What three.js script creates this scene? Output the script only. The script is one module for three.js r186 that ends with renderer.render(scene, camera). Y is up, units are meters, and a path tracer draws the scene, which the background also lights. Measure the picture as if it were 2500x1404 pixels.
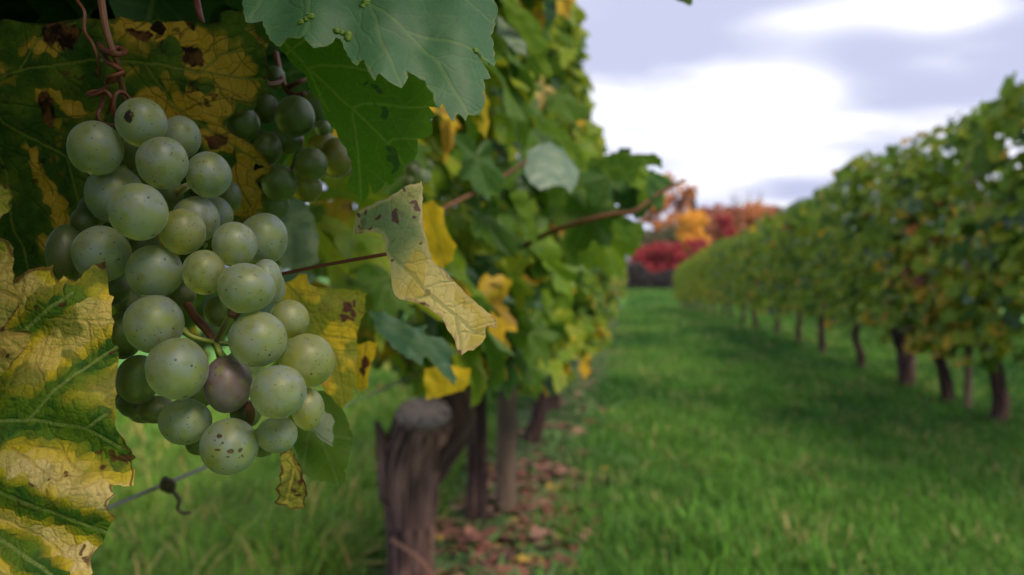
import * as THREE from 'three';
import { mergeGeometries, mergeVertices } from 'three/addons/utils/BufferGeometryUtils.js';

// ---------------------------------------------------------------- camera, sky, sun, exposure
const F = 1944, EYE = 0.78, PITCH = -0.0062;             // focal length in pixels of the 2500 px wide photograph, eye height
const scene = new THREE.Scene();
const camera = new THREE.PerspectiveCamera(2 * Math.atan(702 / F) * 180 / Math.PI, 1024 / 575, 0.01, 9000);
camera.position.set(0, EYE, 0);
camera.rotation.set(PITCH, 0, 0);
camera.filmGauge = 36; camera.updateProjectionMatrix();
camera.focus = 0.222;
camera.userData.fStop = 12.6;
const renderer = new THREE.WebGLRenderer({ antialias: true });
renderer.setSize(1024, 575);
renderer.toneMapping = THREE.LinearToneMapping;
renderer.toneMappingExposure = 1.85;
renderer.shadowMap.enabled = true;

// seeded randomness and noise
function rng(seed) { let s = (seed * 2654435761) >>> 0; return () => { s = (s + 0x6d2b79f5) | 0; let t = Math.imul(s ^ (s >>> 15), 1 | s); t = (t + Math.imul(t ^ (t >>> 7), 61 | t)) ^ t; return ((t ^ (t >>> 14)) >>> 0) / 4294967296; }; }
function hash(x, y, z) { let h = (Math.imul(x, 374761393) + Math.imul(y, 668265263) + Math.imul(z, 1274126177)) | 0; h = Math.imul(h ^ (h >>> 13), 1274126177); return ((h ^ (h >>> 16)) >>> 0) / 4294967296; }
const fade = (t) => t * t * (3 - 2 * t), mix = (a, b, t) => a + (b - a) * t, clamp = (x, a = 0, b = 1) => Math.min(b, Math.max(a, x));
const ss = (a, b, x) => fade(clamp((x - a) / (b - a)));
function n2(x, y, s = 0) { const X = Math.floor(x), Y = Math.floor(y), u = fade(x - X), v = fade(y - Y); return mix(mix(hash(X, Y, s), hash(X + 1, Y, s), u), mix(hash(X, Y + 1, s), hash(X + 1, Y + 1, s), u), v); }
function fbm(x, y, o = 4, s = 0) { let a = 0.5, r = 0, w = 0; for (let i = 0; i < o; i++) { r += a * n2(x, y, s + i * 17); w += a; a *= 0.5; x = x * 2.03 + 11.7; y = y * 2.03 + 5.3; } return r / w; }
function n3(x, y, z, s = 0) { const Z = Math.floor(z), w = fade(z - Z); return mix(n2(x + Z * 37.1, y + Z * 17.3, s), n2(x + (Z + 1) * 37.1, y + (Z + 1) * 17.3, s), w); }

// sky: broken autumn cloud, brightest in front right and behind the viewer's right shoulder
{
  const W = 2048, H = 1024, data = new Float32Array(W * H * 4);
  const blob = (az, el, a, e, sa, se) => Math.exp(-(((az - a) / sa) ** 2) - ((el - e) / se) ** 2);
  for (let j = 0; j < H; j++) {
    const el = ((j + 0.5) / H - 0.5) * Math.PI;
    for (let i = 0; i < W; i++) {
      const ph = ((i + 0.5) / W - 0.5) * 2 * Math.PI;               // x = cos, z = sin
      const x = Math.cos(ph) * Math.cos(el), y = Math.sin(el), z = Math.sin(ph) * Math.cos(el);
      const az = Math.atan2(x, -z);                                  // 0 straight ahead, positive to the right
      const k = 1 / (Math.max(y, 0) + 0.16), cx = x * k, cz = z * k;
      const f = fbm(cx * 2.1 + 3.1, cz * 3.2 + 8.2, 6, 3), g = fbm(cx * 0.55 + 9, cz * 0.8 + 2, 3, 40);
      let thin = ss(0.26, 0.72, 0.68 * f + 0.32 * g);
      thin += 0.9 * blob(az, el, 0.3, 0.23, 0.1, 0.035) + 0.62 * blob(az, el, 0.24, 0.17, 0.26, 0.07) + 0.7 * blob(az, el, 0.36, 0.3, 0.1, 0.022) + 0.8 * blob(az, el, 0.5, 0.285, 0.07, 0.02);
      thin -= 0.6 * blob(az, el, 0.5, 0.2, 0.17, 0.022) + 0.5 * blob(az, el, 0.18, 0.28, 0.11, 0.05) + 0.42 * blob(az, el, 0.42, 0.35, 0.4, 0.028) + 0.45 * blob(az, el, 0.6, 0.25, 0.08, 0.035) + 0.35 * blob(az, el, 0.36, 0.115, 0.09, 0.018) + 0.3 * blob(az, el, 0.42, 0.25, 0.05, 0.03);
      const lit = Math.pow(clamp(thin, 0, 1.15), 1.6);
      const c = [mix(0.35, 0.84, lit), mix(0.37, 0.835, lit), mix(0.49, 0.86, lit)];
      const o = (j * W + i) * 4, low = y < 0 ? 0.4 : 1;
      for (let q = 0; q < 3; q++) data[o + q] = c[q] * low;
      data[o + 3] = 1;
    }
  }
  const t = new THREE.DataTexture(data, W, H, THREE.RGBAFormat, THREE.FloatType);
  t.mapping = THREE.EquirectangularReflectionMapping; t.magFilter = THREE.LinearFilter; t.needsUpdate = true;
  scene.background = t; scene.environment = t;
}
const sun = new THREE.DirectionalLight(0xffead0, 2.1);
sun.position.set(7, 13.5, 7); sun.target.position.set(0, 0.6, -3);
sun.castShadow = true; sun.shadow.radius = 40; sun.shadow.mapSize.set(2048, 2048);
Object.assign(sun.shadow.camera, { left: -20, right: 20, top: 20, bottom: -20, near: 0.5, far: 80 });
scene.add(sun, sun.target);

// ---------------------------------------------------------------- helpers
const V = (x, y, z) => new THREE.Vector3(x, y, z);
const cP = Math.cos(PITCH), sP = Math.sin(PITCH);
function at(px, py, d) { const x = (px - 1250) / F * d, y = (702 - py) / F * d; return V(x, EYE + y * cP + d * sP, -d * cP + y * sP); }
function project(p) { const y = p.y - EYE, yc = y * cP + p.z * sP, zc = -y * sP + p.z * cP; return [1250 + F * p.x / -zc, 702 - F * yc / -zc, -zc]; }
const taken = new Map();
function numbered(name) { const n = taken.get(name) ?? 0; taken.set(name, n + 1); return n ? name + '_' + String(n).padStart(3, '0') : name; }
function shade(o) { o.castShadow = true; o.receiveShadow = true; return o; }
function thing(name, label, category, pos = V(0, 0, 0), group) { const o = new THREE.Group(); o.name = numbered(name); o.position.copy(pos); o.userData = { label, category }; if (group) o.userData.group = group; scene.add(o); return o; }
function part(name, geo, mat, parent, label, kind) { const m = shade(new THREE.Mesh(geo, mat)); m.name = name; if (label) m.userData.label = label; if (kind) m.userData.kind = kind; parent.add(m); return m; }
function struct(name, geo, mat) { const m = shade(new THREE.Mesh(geo, mat)); m.name = numbered(name); m.userData = { kind: 'structure' }; scene.add(m); return m; }
function tag(o, label, category, group, kind) { Object.assign(o.userData, { label, category }); if (group) o.userData.group = group; if (kind) o.userData.kind = kind; return o; }
const srgb = (x) => x <= 0.0031308 ? x * 12.92 : 1.055 * Math.pow(x, 1 / 2.4) - 0.055;
// a texture computed per pixel; f(u, v) returns linear [r, g, b] and a height
function texture(W, H, f) {
  const col = new Uint8Array(W * H * 4), bmp = new Uint8Array(W * H * 4);
  for (let j = 0; j < H; j++) for (let i = 0; i < W; i++) {
    const c = f((i + 0.5) / W, (j + 0.5) / H), o = (j * W + i) * 4;
    for (let q = 0; q < 3; q++) col[o + q] = Math.round(255 * srgb(clamp(c[q])));
    const h = Math.round(255 * clamp(c[3] ?? 0.5)); bmp[o] = bmp[o + 1] = bmp[o + 2] = h; col[o + 3] = bmp[o + 3] = 255;
  }
  const make = (d, s) => { const t = new THREE.DataTexture(d, W, H, THREE.RGBAFormat); t.magFilter = THREE.LinearFilter; t.minFilter = THREE.LinearMipmapLinearFilter; t.generateMipmaps = true; t.wrapS = t.wrapT = THREE.RepeatWrapping; if (s) t.colorSpace = THREE.SRGBColorSpace; t.needsUpdate = true; return t; };
  return { map: make(col, true), bumpMap: make(bmp, false) };
}
function leafMaterial(tex, bump = 0.0006, trans = 0.38, coat = 0.35, coatRough = 0.42) {
  return new THREE.MeshPhysicalMaterial({ ...tex, bumpScale: bump, roughness: 0.96, transmission: trans, thickness: 0, clearcoat: coat, clearcoatRoughness: coatRough, specularIntensity: 0.08, side: THREE.DoubleSide });
}
const plain = (r, g, b, rough = 0.85, more = {}) => new THREE.MeshStandardMaterial({ color: new THREE.Color().setRGB(r, g, b), roughness: rough, ...more });
// tube along points with a radius at each
function tube(points, radii, seg = 40, sides = 10, wob = 0, seed = 1, cap = true) {
  const c = new THREE.CatmullRomCurve3(points, false, 'centripetal'), fr = c.computeFrenetFrames(seg, false), pos = [], uv = [], idx = [];
  const L = c.getLength();
  for (let i = 0; i <= seg; i++) {
    const t = i / seg, p = c.getPointAt(t), q = t * (radii.length - 1), k = Math.min(radii.length - 2, Math.floor(q)), r = mix(radii[k], radii[k + 1], q - k);
    for (let j = 0; j <= sides; j++) {
      const a = j / sides * Math.PI * 2, jj = j % sides, aa = jj / sides * Math.PI * 2;
      const rr = r * (1 + wob * (n3(Math.cos(aa) * 2.2 + 5, Math.sin(aa) * 2.2 + 5, t * L * (sides > 60 ? 3.5 : 14), seed) - 0.5) * 2 + wob * 0.7 * (n3(Math.cos(aa) * 7 + 9, Math.sin(aa) * 7 + 9, t * L * (sides > 60 ? 2.5 : 5), seed + 3) - 0.5) * 2 + (sides > 60 ? 0.09 * (n3(Math.cos(aa) * 18 + 9, Math.sin(aa) * 18 + 9, t * L * 3, seed + 9) - 0.5) : 0));
      const v = p.clone().addScaledVector(fr.normals[i], Math.cos(a) * rr).addScaledVector(fr.binormals[i], Math.sin(a) * rr);
      pos.push(v.x, v.y, v.z); uv.push(j / sides, t * L * 4);
    }
  }
  for (let i = 0; i < seg; i++) for (let j = 0; j < sides; j++) { const a = i * (sides + 1) + j, b = a + sides + 1; idx.push(a, a + 1, b, a + 1, b + 1, b); }
  if (cap) for (const [row, flip] of [[0, 1], [seg, 0]]) { const p = c.getPointAt(row / seg), m = pos.length / 3; pos.push(p.x, p.y, p.z); uv.push(0.5, 0.5); for (let j = 0; j < sides; j++) { const a = row * (sides + 1) + j; flip ? idx.push(a + 1, a, m) : idx.push(a, a + 1, m); } }
  const g = new THREE.BufferGeometry(); g.setAttribute('position', new THREE.Float32BufferAttribute(pos, 3)); g.setAttribute('uv', new THREE.Float32BufferAttribute(uv, 2)); g.setIndex(idx); g.computeVertexNormals(); return g;
}
const pt = (list, d0) => list.map(([x, y, d]) => at(x, y, d ?? d0));

// ---------------------------------------------------------------- the ground
const ROW = 0.149;                                        // rows run slightly to the right of the view
const groundY = (x, z) => { const s = -z - Math.max(0, 0); return -0.28 * ss(14, 34, s) + 0.62 * ss(36, 62, s) + 2.2 * ss(70, 300, s) + (fbm(x * 0.7 + 50, z * 0.7 + 50, 3, 5) - 0.5) * 0.07 * ss(0, 4, Math.abs(s)); };
const across = (x, z) => x + z * ROW;                     // distance to the right of the eye's row line
{
  const xs = [], zs = [];
  for (let x = -8; x <= 16; x += 0.3) xs.push(x);
  for (const [a, s] of [[18, 2], [26, 6], [50, 20], [130, 100], [400, 700], [2500, 2500]]) xs.push(a + s * 0.2);
  for (const a of [10, 16, 30, 60, 200, 700, 2500]) xs.unshift(-a);
  for (let z = 6; z >= -40; z -= 0.3) zs.push(z);
  for (const a of [42, 45, 48, 52, 56, 60, 64, 70, 80, 95, 120, 160, 220, 300, 500, 900, 1600, 3000]) zs.push(-a);
  for (const a of [9, 20, 60, 300, 2500]) zs.unshift(a);
  const pos = [], uv = [], idx = [];
  for (const z of zs) for (const x of xs) { pos.push(x, groundY(x, z), z); uv.push(x / 3, z / 3); }
  for (let j = 0; j < zs.length - 1; j++) for (let i = 0; i < xs.length - 1; i++) { const a = j * xs.length + i, b = a + xs.length; idx.push(a, a + 1, b, a + 1, b + 1, b); }
  const g = new THREE.BufferGeometry(); g.setAttribute('position', new THREE.Float32BufferAttribute(pos, 3)); g.setAttribute('uv', new THREE.Float32BufferAttribute(uv, 2)); g.setIndex(idx); g.computeVertexNormals();
  const per = (u, v, k, s) => { const a = n2(u * k, v * k, s), b = n2((u - 1) * k, v * k, s), c = n2(u * k, (v - 1) * k, s), d = n2((u - 1) * k, (v - 1) * k, s); return mix(mix(a, b, fade(u)), mix(c, d, fade(u)), fade(v)); };
  const tex = texture(512, 512, (u, v) => { const a = per(u, v, 9, 1), b = per(u, v, 40, 2), c = per(u, v, 120, 3), t = a * 0.4 + b * 0.35 + c * 0.25; return [mix(0.035, 0.09, t), mix(0.13, 0.28, t), mix(0.01, 0.022, t), b * 0.5 + c * 0.5]; });
  struct('ground', g, new THREE.MeshStandardMaterial({ ...tex, bumpScale: 0.02, roughness: 0.95 }));
}
// bare soil under the left row and the right row
const soilTex = texture(512, 512, (u, v) => { const a = fbm(u * 14, v * 14, 4, 9), b = fbm(u * 60, v * 60, 2, 12); const t = a * 0.6 + b * 0.4; return [mix(0.05, 0.2, t), mix(0.045, 0.14, t), mix(0.022, 0.075, t), t]; });
const soilMat = new THREE.MeshStandardMaterial({ ...soilTex, bumpScale: 0.02, roughness: 0.95 });
function strip(name, x0, w, s0, s1, mat, lift) {
  const pos = [], uv = [], idx = [], n = Math.ceil((s1 - s0) / 0.15), m = 8;
  for (let j = 0; j <= n; j++) for (let i = 0; i <= m; i++) {
    const s = mix(s0, s1, j / n), e = (i === 0 || i === m) ? (fbm(s * 2.4, i, 3, 8) - 0.5) * 0.3 : 0, x = x0 + ROW * s + (i / m - 0.5) * w + e;
    pos.push(x, groundY(x, -s) + (i === 0 || i === m ? -0.01 : lift + 0.02 * fbm(x * 6, s * 6, 2, 2)), -s); uv.push(x, s);
  }
  for (let j = 0; j < n; j++) for (let i = 0; i < m; i++) { const a = j * (m + 1) + i, b = a + m + 1; idx.push(a, a + 1, b, a + 1, b + 1, b); }
  const g = new THREE.BufferGeometry(); g.setAttribute('position', new THREE.Float32BufferAttribute(pos, 3)); g.setAttribute('uv', new THREE.Float32BufferAttribute(uv, 2)); g.setIndex(idx); g.computeVertexNormals();
  return struct(name, g, mat);
}
const XL = -0.47, XR = 2.0;                               // axes of the two rows
strip('soil_strip', XL + 0.03, 0.5, -1, 30, soilMat, 0.012);

// ---------------------------------------------------------------- leaves that grow by rule
// outline of a vine leaf in its own plane: petiole at the origin, tip towards -y, about 1 wide
function leafRadius(th, rnd, depth, tooth) {
  const lobes = [[0, 0.66, 0.5], [0.95, 0.6, 0.46], [-0.95, 0.6, 0.46], [1.95, 0.5, 0.5], [-1.95, 0.5, 0.5]];
  let r = 0;
  for (const [a, l, w] of lobes) { const k = Math.abs(th - a) / w; r = Math.max(r, l * (1 - depth * Math.min(1, k * k) - 0.1 * k * k * (1 - depth))); }
  r = Math.max(r, 0.4);
  r *= 1 - 0.75 * ss(2.5, 3.1, Math.abs(th));
  const q = th * 7.3 + rnd * 6, saw = q - Math.floor(q);
  return r * (1 + tooth * (saw < 0.7 ? saw / 0.7 : (1 - saw) / 0.3) - tooth * 0.5);
}
function leafShape(seed, nth, nr, tooth = 0.16) {
  const R = rng(seed), depth = 0.12 + R() * 0.22, fold = 0.1 + R() * 0.5, curl = (R() - 0.3) * 0.7, wave = 0.05 + R() * 0.07, ph = R() * 6, off = R(), tw = (R() - 0.5) * 0.7;
  const pos = [0, 0, 0], uv = [0.5, 0.62], idx = [];
  const z = (x, y, r) => Math.abs(x) * fold * 0.55 - curl * y * y * 0.9 + wave * Math.sin(Math.atan2(x, -y) * 5 + ph) * r * 1.5 - 0.5 * x * x * fold + tw * x * y;
  for (let k = 1; k <= nr; k++) for (let j = 0; j <= nth; j++) {
    const th = -Math.PI * 0.985 + 1.97 * Math.PI * j / nth, r = leafRadius(th, off, depth, tooth * (k === nr ? 1 : 0.25)) * Math.pow(k / nr, 0.85), x = Math.sin(th) * r, y = -Math.cos(th) * r;
    pos.push(x, y, z(x, y, r)); uv.push(0.5 + x / 1.5, 0.62 + y / 1.5);
  }
  const row = nth + 1;
  for (let j = 0; j < nth; j++) idx.push(0, 1 + j + 1, 1 + j);
  for (let k = 0; k < nr - 1; k++) for (let j = 0; j < nth; j++) { const a = 1 + k * row + j, b = a + row; idx.push(a, a + 1, b, a + 1, b + 1, b); }
  for (let i = 0; i < idx.length; i += 3) [idx[i + 1], idx[i + 2]] = [idx[i + 2], idx[i + 1]];
  const g = new THREE.BufferGeometry(); g.setAttribute('position', new THREE.Float32BufferAttribute(pos, 3)); g.setAttribute('uv', new THREE.Float32BufferAttribute(uv, 2)); g.setIndex(idx); g.computeVertexNormals(); return g;
}
const NEAR_SHAPES = [...Array(12)].map((_, i) => leafShape(11 + i, 66, 4)), MID_SHAPES = [...Array(8)].map((_, i) => leafShape(51 + i, 30, 2)), FAR_SHAPES = [...Array(4)].map((_, i) => leafShape(81 + i, 13, 1, 0.05));
function segDist(x, y, s) { const dx = s[2] - s[0], dy = s[3] - s[1], t = clamp(((x - s[0]) * dx + (y - s[1]) * dy) / (dx * dx + dy * dy + 1e-12)), a = x - s[0] - t * dx, b = y - s[1] - t * dy; return Math.sqrt(a * a + b * b); }
const palm = [];
for (const [a, l] of [[0, 0.66], [0.95, 0.6], [-0.95, 0.6], [1.95, 0.48], [-1.95, 0.48]]) palm.push([0, 0, Math.sin(a) * l, -Math.cos(a) * l, 1]);
const palmSide = [];
for (const [a, l] of [[0, 0.66], [0.95, 0.6], [-0.95, 0.6], [1.95, 0.48], [-1.95, 0.48]]) for (let k = 1; k < 6; k++) for (const s of [-1, 1]) { const t = k / 6.3, x = Math.sin(a) * l * t, y = -Math.cos(a) * l * t, b = a + s * 0.8, m = 0.3 * (1 - t * 0.6); palmSide.push([x, y, x + Math.sin(b) * m, y - Math.cos(b) * m]); }
// kinds of leaf colour: [between the veins, towards the margin, along the veins, amount of margin colour]
function ruleLeaf(seed, body, edge, vein, margin, brown) {
  return leafMaterial({ map: texture(160, 160, (u, v) => {
    const x = (u - 0.5) * 1.5, y = (v - 0.62) * 1.5, r = Math.hypot(x, y);
    let d = 9, e = 9; for (const s of palm) d = Math.min(d, segDist(x, y, s)); for (const s of palmSide) e = Math.min(e, segDist(x, y, s));
    const n = fbm(u * 9, v * 9, 4, seed), m = fbm(u * 34, v * 34, 2, seed + 5), t = ss(0.4, 0.6, margin * (0.35 + r * 0.9) + Math.min(d, 0.14) * 2.2 * margin + (n - 0.5) * 1.1);
    const k = (0.8 + 0.4 * m), vn = Math.max(ss(0.014, 0.004, d), 0.45 * ss(0.009, 0.002, e)), br = brown * ss(0.66, 0.76, fbm(u * 7 + 3, v * 7, 3, seed + 9) + r * 0.15);
    const c = [0, 1, 2].map((q) => mix(mix(mix(body[q], edge[q], t) * k, vein[q], vn * 0.7), [0.1, 0.045, 0.02][q], br));
    return [...c, 0.5 + 0.3 * Math.min(e, 0.05) / 0.05 - 0.3 * vn + 0.15 * (m - 0.5)];
  }).map }, 0.0009, 0.46, seed === 8 ? 0.6 : 0.3, 0.38);
}
const G1 = [0.07, 0.155, 0.012], G2 = [0.12, 0.23, 0.013], YG = [0.27, 0.32, 0.018], Y = [0.58, 0.37, 0.02], CREAM = [0.58, 0.42, 0.16], VN = [0.16, 0.22, 0.06];
const LEAF = {
  green: ruleLeaf(1, G1, [0.085, 0.18, 0.014], VN, 0.3, 0.1), deep: ruleLeaf(2, [0.042, 0.115, 0.02], [0.055, 0.135, 0.02], VN, 0.3, 0), light: ruleLeaf(3, G2, [0.17, 0.28, 0.014], VN, 0.5, 0.1),
  lime: ruleLeaf(4, [0.19, 0.3, 0.014], YG, VN, 0.6, 0.2), turning: ruleLeaf(5, [0.09, 0.16, 0.025], Y, [0.12, 0.17, 0.03], 0.72, 0.5), yellow: ruleLeaf(6, [0.48, 0.34, 0.02], Y, [0.3, 0.28, 0.03], 0.8, 0.5),
  cream: ruleLeaf(7, [0.2, 0.22, 0.05], CREAM, [0.14, 0.18, 0.05], 0.85, 0.4), blue: ruleLeaf(8, [0.06, 0.125, 0.075], [0.075, 0.15, 0.085], [0.13, 0.2, 0.1], 0.3, 0.05), rust: ruleLeaf(9, [0.25, 0.09, 0.025], [0.4, 0.17, 0.03], [0.2, 0.1, 0.03], 0.7, 0.6), red: ruleLeaf(10, [0.16, 0.02, 0.015], [0.26, 0.04, 0.02], [0.2, 0.06, 0.02], 0.6, 0.2),
};
const MIX_LEFT = [['green', 22], ['deep', 12], ['light', 24], ['blue', 10], ['lime', 28], ['turning', 8], ['yellow', 4], ['cream', 0.5], ['rust', 0.6]];
const MIX_RIGHT = [['green', 20], ['deep', 9], ['light', 36], ['blue', 5], ['lime', 34], ['turning', 3.5], ['yellow', 1.6], ['rust', 0.8]];
function pick(list, r) { let s = 0; for (const [, w] of list) s += w; r *= s; for (const [k, w] of list) { r -= w; if (r <= 0) return k; } return list[0][0]; }

// ---------------------------------------------------------------- bark, trunks, vines
const barkTex = texture(512, 512, (u, v) => {
  const f = fbm(u * 34, v * 1.1, 5, 30), g = fbm(u * 90, v * 4, 3, 33), h = fbm(u * 5, v * 3, 3, 37), t = f * 0.55 + g * 0.3 + h * 0.15, k = ss(0.34, 0.66, t);
  return [mix(0.024, 0.28, k) * (0.8 + 0.4 * h), mix(0.013, 0.165, k) * (0.8 + 0.35 * h), mix(0.012, 0.14, k), t];
});
const barkMat = new THREE.MeshStandardMaterial({ ...barkTex, bumpScale: 0.035, roughness: 0.92 });
const darkBark = barkMat.clone(); darkBark.color.setRGB(0.5, 0.48, 0.48);
const caneMat = plain(0.13, 0.055, 0.025, 0.6), redCane = plain(0.12, 0.03, 0.018, 0.5);
const woodTex = texture(256, 256, (u, v) => { const r = Math.hypot(u - 0.48, v - 0.52), a = Math.atan2(v - 0.5, u - 0.5), g = 0.5 + 0.5 * Math.sin(r * 90 + 5 * fbm(u * 5, v * 5, 3, 2)), c = ss(0.93, 1, Math.abs(Math.sin(a * 4.5 + fbm(u * 6, v * 6, 2, 6) * 3))) * ss(0.06, 0.4, r), n = fbm(u * 20, v * 20, 3, 8), t = 0.6 + 0.2 * g + 0.4 * (n - 0.5); return [0.42 * t * (1 - 0.6 * c), 0.34 * t * (1 - 0.6 * c), 0.34 * t * (1 - 0.6 * c), 0.5 + 0.3 * g - 0.5 * c]; });
const sawnMat = new THREE.MeshStandardMaterial({ ...woodTex, bumpScale: 0.002, roughness: 0.9 });

// one leaf placed in a canopy: returns a matrix
const UP = V(0, 1, 0);
function leafMatrix(p, out, R, size) {
  const n = V(out[0], 0.35 + R() * 0.9, out[1]).normalize(); n.x += (R() - 0.5) * 1.3; n.y += (R() - 0.5) * 0.9; n.z += (R() - 0.5) * 1.3; n.normalize();
  const down = V((R() - 0.5) * 0.9, -1, (R() - 0.5) * 0.9); down.addScaledVector(n, -down.dot(n)).normalize();
  const y = down.negate(), x = new THREE.Vector3().crossVectors(y, n);
  return new THREE.Matrix4().makeBasis(x.multiplyScalar(size), y.multiplyScalar(size), n.multiplyScalar(size)).setPosition(p);
}
function instanced(name, geo, mat, mats, parent, colors) {
  const m = shade(new THREE.InstancedMesh(geo, mat, mats.length)); m.name = name; m.userData.kind = 'stuff';
  mats.forEach((t, i) => m.setMatrixAt(i, t)); if (colors) colors.forEach((c, i) => m.setColorAt(i, c)); parent.add(m); return m;
}
// canopy of one vine: single leaves where they can be told apart, the rest as one mass
function canopy(vine, o) {
  const R = rng(o.seed), inv = vine.position, singles = [], rest = [];
  for (let i = 0, tries = 0; i < o.count && tries < o.count * 6; tries++) {
    const s = o.s + (R() - 0.5) * o.span, face = R() < 0.62 ? (R() < (o.face ?? 0.6) ? 1 : -1) : 0, half = o.half;
    const t = face ? face * half * (0.6 + 0.45 * R()) : (R() - 0.5) * 2 * half * 0.8;
    const top = o.top + (o.x0 > 0 ? 0.12 : 0.2) * (fbm(s * 2.1 + o.seed, 1, 3, 7) - 0.5) * 2 * 0.6, bot = o.bottom + 0.16 * (n2(s * 4, 3, 9) - 0.5);
    const h = bot + (top - bot) * Math.pow(R(), o.lowPow ?? 0.92) + (R() < 0.03 ? 0.12 * R() : 0);
    const x = o.x0 + ROW * s + t * Math.max(0.35, 1 - ss(top - 0.35, top + 0.1, h) * 0.6), p = V(x, groundY(x, -s) + h, -s), size = (o.size ?? 0.1) * (0.65 + 0.6 * R());
    const m0 = R(), m1 = R();
    if (o.keep && !o.keep(p, size, s)) continue;
    i++;
    if (o.patch && o.patch(s, h, R)) continue;
    const side = face || (R() < 0.5 ? 1 : -1), m = leafMatrix(p, [side * 0.9, side * 0.15 + (o.back ?? 0.25)], R, size), low = 1 - ss(o.bottom, o.bottom + 0.5, h);
    let kind = pick(o.mix, m0); if (low > 0.3 && m1 < 0.2 * low * (o.lowYellow ?? 1)) kind = m1 < 0.1 * low ? 'turning' : 'yellow';
    if (o.recolour) kind = o.recolour(s, h, kind, m1);
    const v = m.clone().setPosition(p.clone().sub(inv)), d = project(p), rank = d[2] > 0.05 ? size / d[2] * (d[0] > -100 && d[0] < 2600 && d[1] > -100 && d[1] < 1500 ? 1 : 0.01) * (face === 1 === (o.x0 < 0) ? 1 : 0.6) : 0;
    singles.push([rank, v, kind, Math.floor(R() * 100)]);
  }
  singles.sort((a, b) => b[0] - a[0]);
  singles.forEach(([, m, kind, k], i) => {
    if (i < o.singles) { const l = part('leaf', (o.fine ? NEAR_SHAPES : MID_SHAPES)[k % (o.fine ? 12 : 8)], LEAF[kind], vine); m.decompose(l.position, l.quaternion, l.scale); } else rest.push([m, kind, k]);
  });
  // the mass: one mesh in the far shapes, grouped by colour
  if (rest.length) {
    const shapes = o.fine ? MID_SHAPES : FAR_SHAPES, byKind = new Map();
    for (const [m, kind, k] of rest) { const g = shapes[k % shapes.length].clone().applyMatrix4(m); if (!byKind.has(kind)) byKind.set(kind, []); byKind.get(kind).push(g); }
    const gs = [], ms = []; for (const [kind, list] of byKind) { gs.push(mergeGeometries(list)); ms.push(LEAF[kind]); }
    part('foliage', mergeGeometries(gs, true), ms, vine, null, 'stuff');
  }
}
function vineTrunk(vine, base, bend, h, r, seed, mat = darkBark) {
  const R = rng(seed), pts = [], n = 6;
  for (let i = 0; i <= n; i++) { const t = i / n; pts.push(V(bend[0] * Math.sin(t * 2.6 + bend[2]) - bend[0] * Math.sin(bend[2]) + (R() - 0.5) * 0.02, -0.06 + t * (h + 0.06), bend[1] * Math.sin(t * 3 + 1) - bend[1] * Math.sin(1) + (R() - 0.5) * 0.02)); }
  part('trunk', tube(pts, [r * 1.35, r * 1.05, r * 0.95, r * 0.9, r * 1.0, r * 1.15, r * 0.7], 44, 26, 0.2, seed), mat, vine);
  return pts[n];
}
function canes(vine, top, seed, n, x0, s0, reach, hTop) {
  const R = rng(seed);
  for (let i = 0; i < n; i++) {
    const s = (i + 0.5) / n - 0.5, e = V(ROW * s * reach + (R() - 0.5) * 0.2, hTop - R() * 0.25, -s * reach), a = top.clone(), b = V(mix(a.x, e.x, 0.5), a.y + 0.12 + 0.1 * R(), mix(a.z, e.z, 0.7));
    part('cane', tube([a, b, V(e.x * 0.9, (b.y + e.y) / 2, e.z * 0.95), e], [0.012, 0.006, 0.005, 0.003], 16, 6), caneMat, vine);
  }
}

// ---- left row
const FRAME_LOW = (p) => { const [px, py, d] = project(p); return [px, py, d]; };
const keepLeft = (p, size) => {
  const [px, py, d] = FRAME_LOW(p); if (d < -0.2) return true;
  if (d < 0.02) return p.x < -0.2;
  const r = size * 0.7 / d * F, inX = px > -r - 60 && px < 2500 + r, inY = py > -r - 60 && py < 1404 + r;
  if (inX && inY) { if (d < 0.46) return false; if (d < 0.8 && px > 860 && px < 1170 && py > 700) return false; if (d < 0.66 && px > 980 && px < 1150 && py > 440 && py < 700) return false; if (d < 1.05 && px + r * 0.6 > 1270 && px < 1460 && py > 260 && py < 500) return false; if (px - r < 900 && py + r > 985) return false; if (px < 1080 && py + r > 990) return false; if (py + r * 0.8 > 985 - 60 * ss(1250, 1480, px) && d < 3.2) return false; }
  if (px + r > 1500 && d < 1.6 || px + r * 0.6 > 1545 && d < 9) return false;
  if (px + r > 1470 && py < 300) return hash(Math.floor(px), Math.floor(py), 3) < 0.3;
  return true;
};
function leftVine(label, s, o) {
  const base = V(XL + ROW * s + (o.dx ?? 0), groundY(XL + ROW * s, -s), -s), v = thing('grapevine', label, 'grapevine', base, 'grapevines in the left row');
  const tip = o.stump ? o.stump(v) : vineTrunk(v, base, o.bend, o.h ?? 0.62, o.r ?? 0.04, o.seed, o.mat);
  canes(v, tip, o.seed + 1, o.canes ?? 4, XL, s, o.span, 1.7);
  canopy(v, { seed: o.seed, s: s + (o.ds ?? 0), span: o.span * 1.1, x0: XL, half: 0.31, top: 1.78, bottom: 0.52, lowPow: 1.2, lowYellow: s > 3 ? 0.2 : 0.55, count: o.count, singles: o.singles, fine: o.fine, mix: MIX_LEFT, keep: keepLeft, face: 0.66, size: 0.1 });
  return v;
}
const firstVine = leftVine('near grapevine with big blotched leaves, tendrils and shoots round the grape bunch', 0.2, { seed: 101, span: 1.8, count: 950, singles: 130, fine: true, bend: [0.04, 0.03, 0.4], ds: 0.35, dx: 0 });
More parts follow.
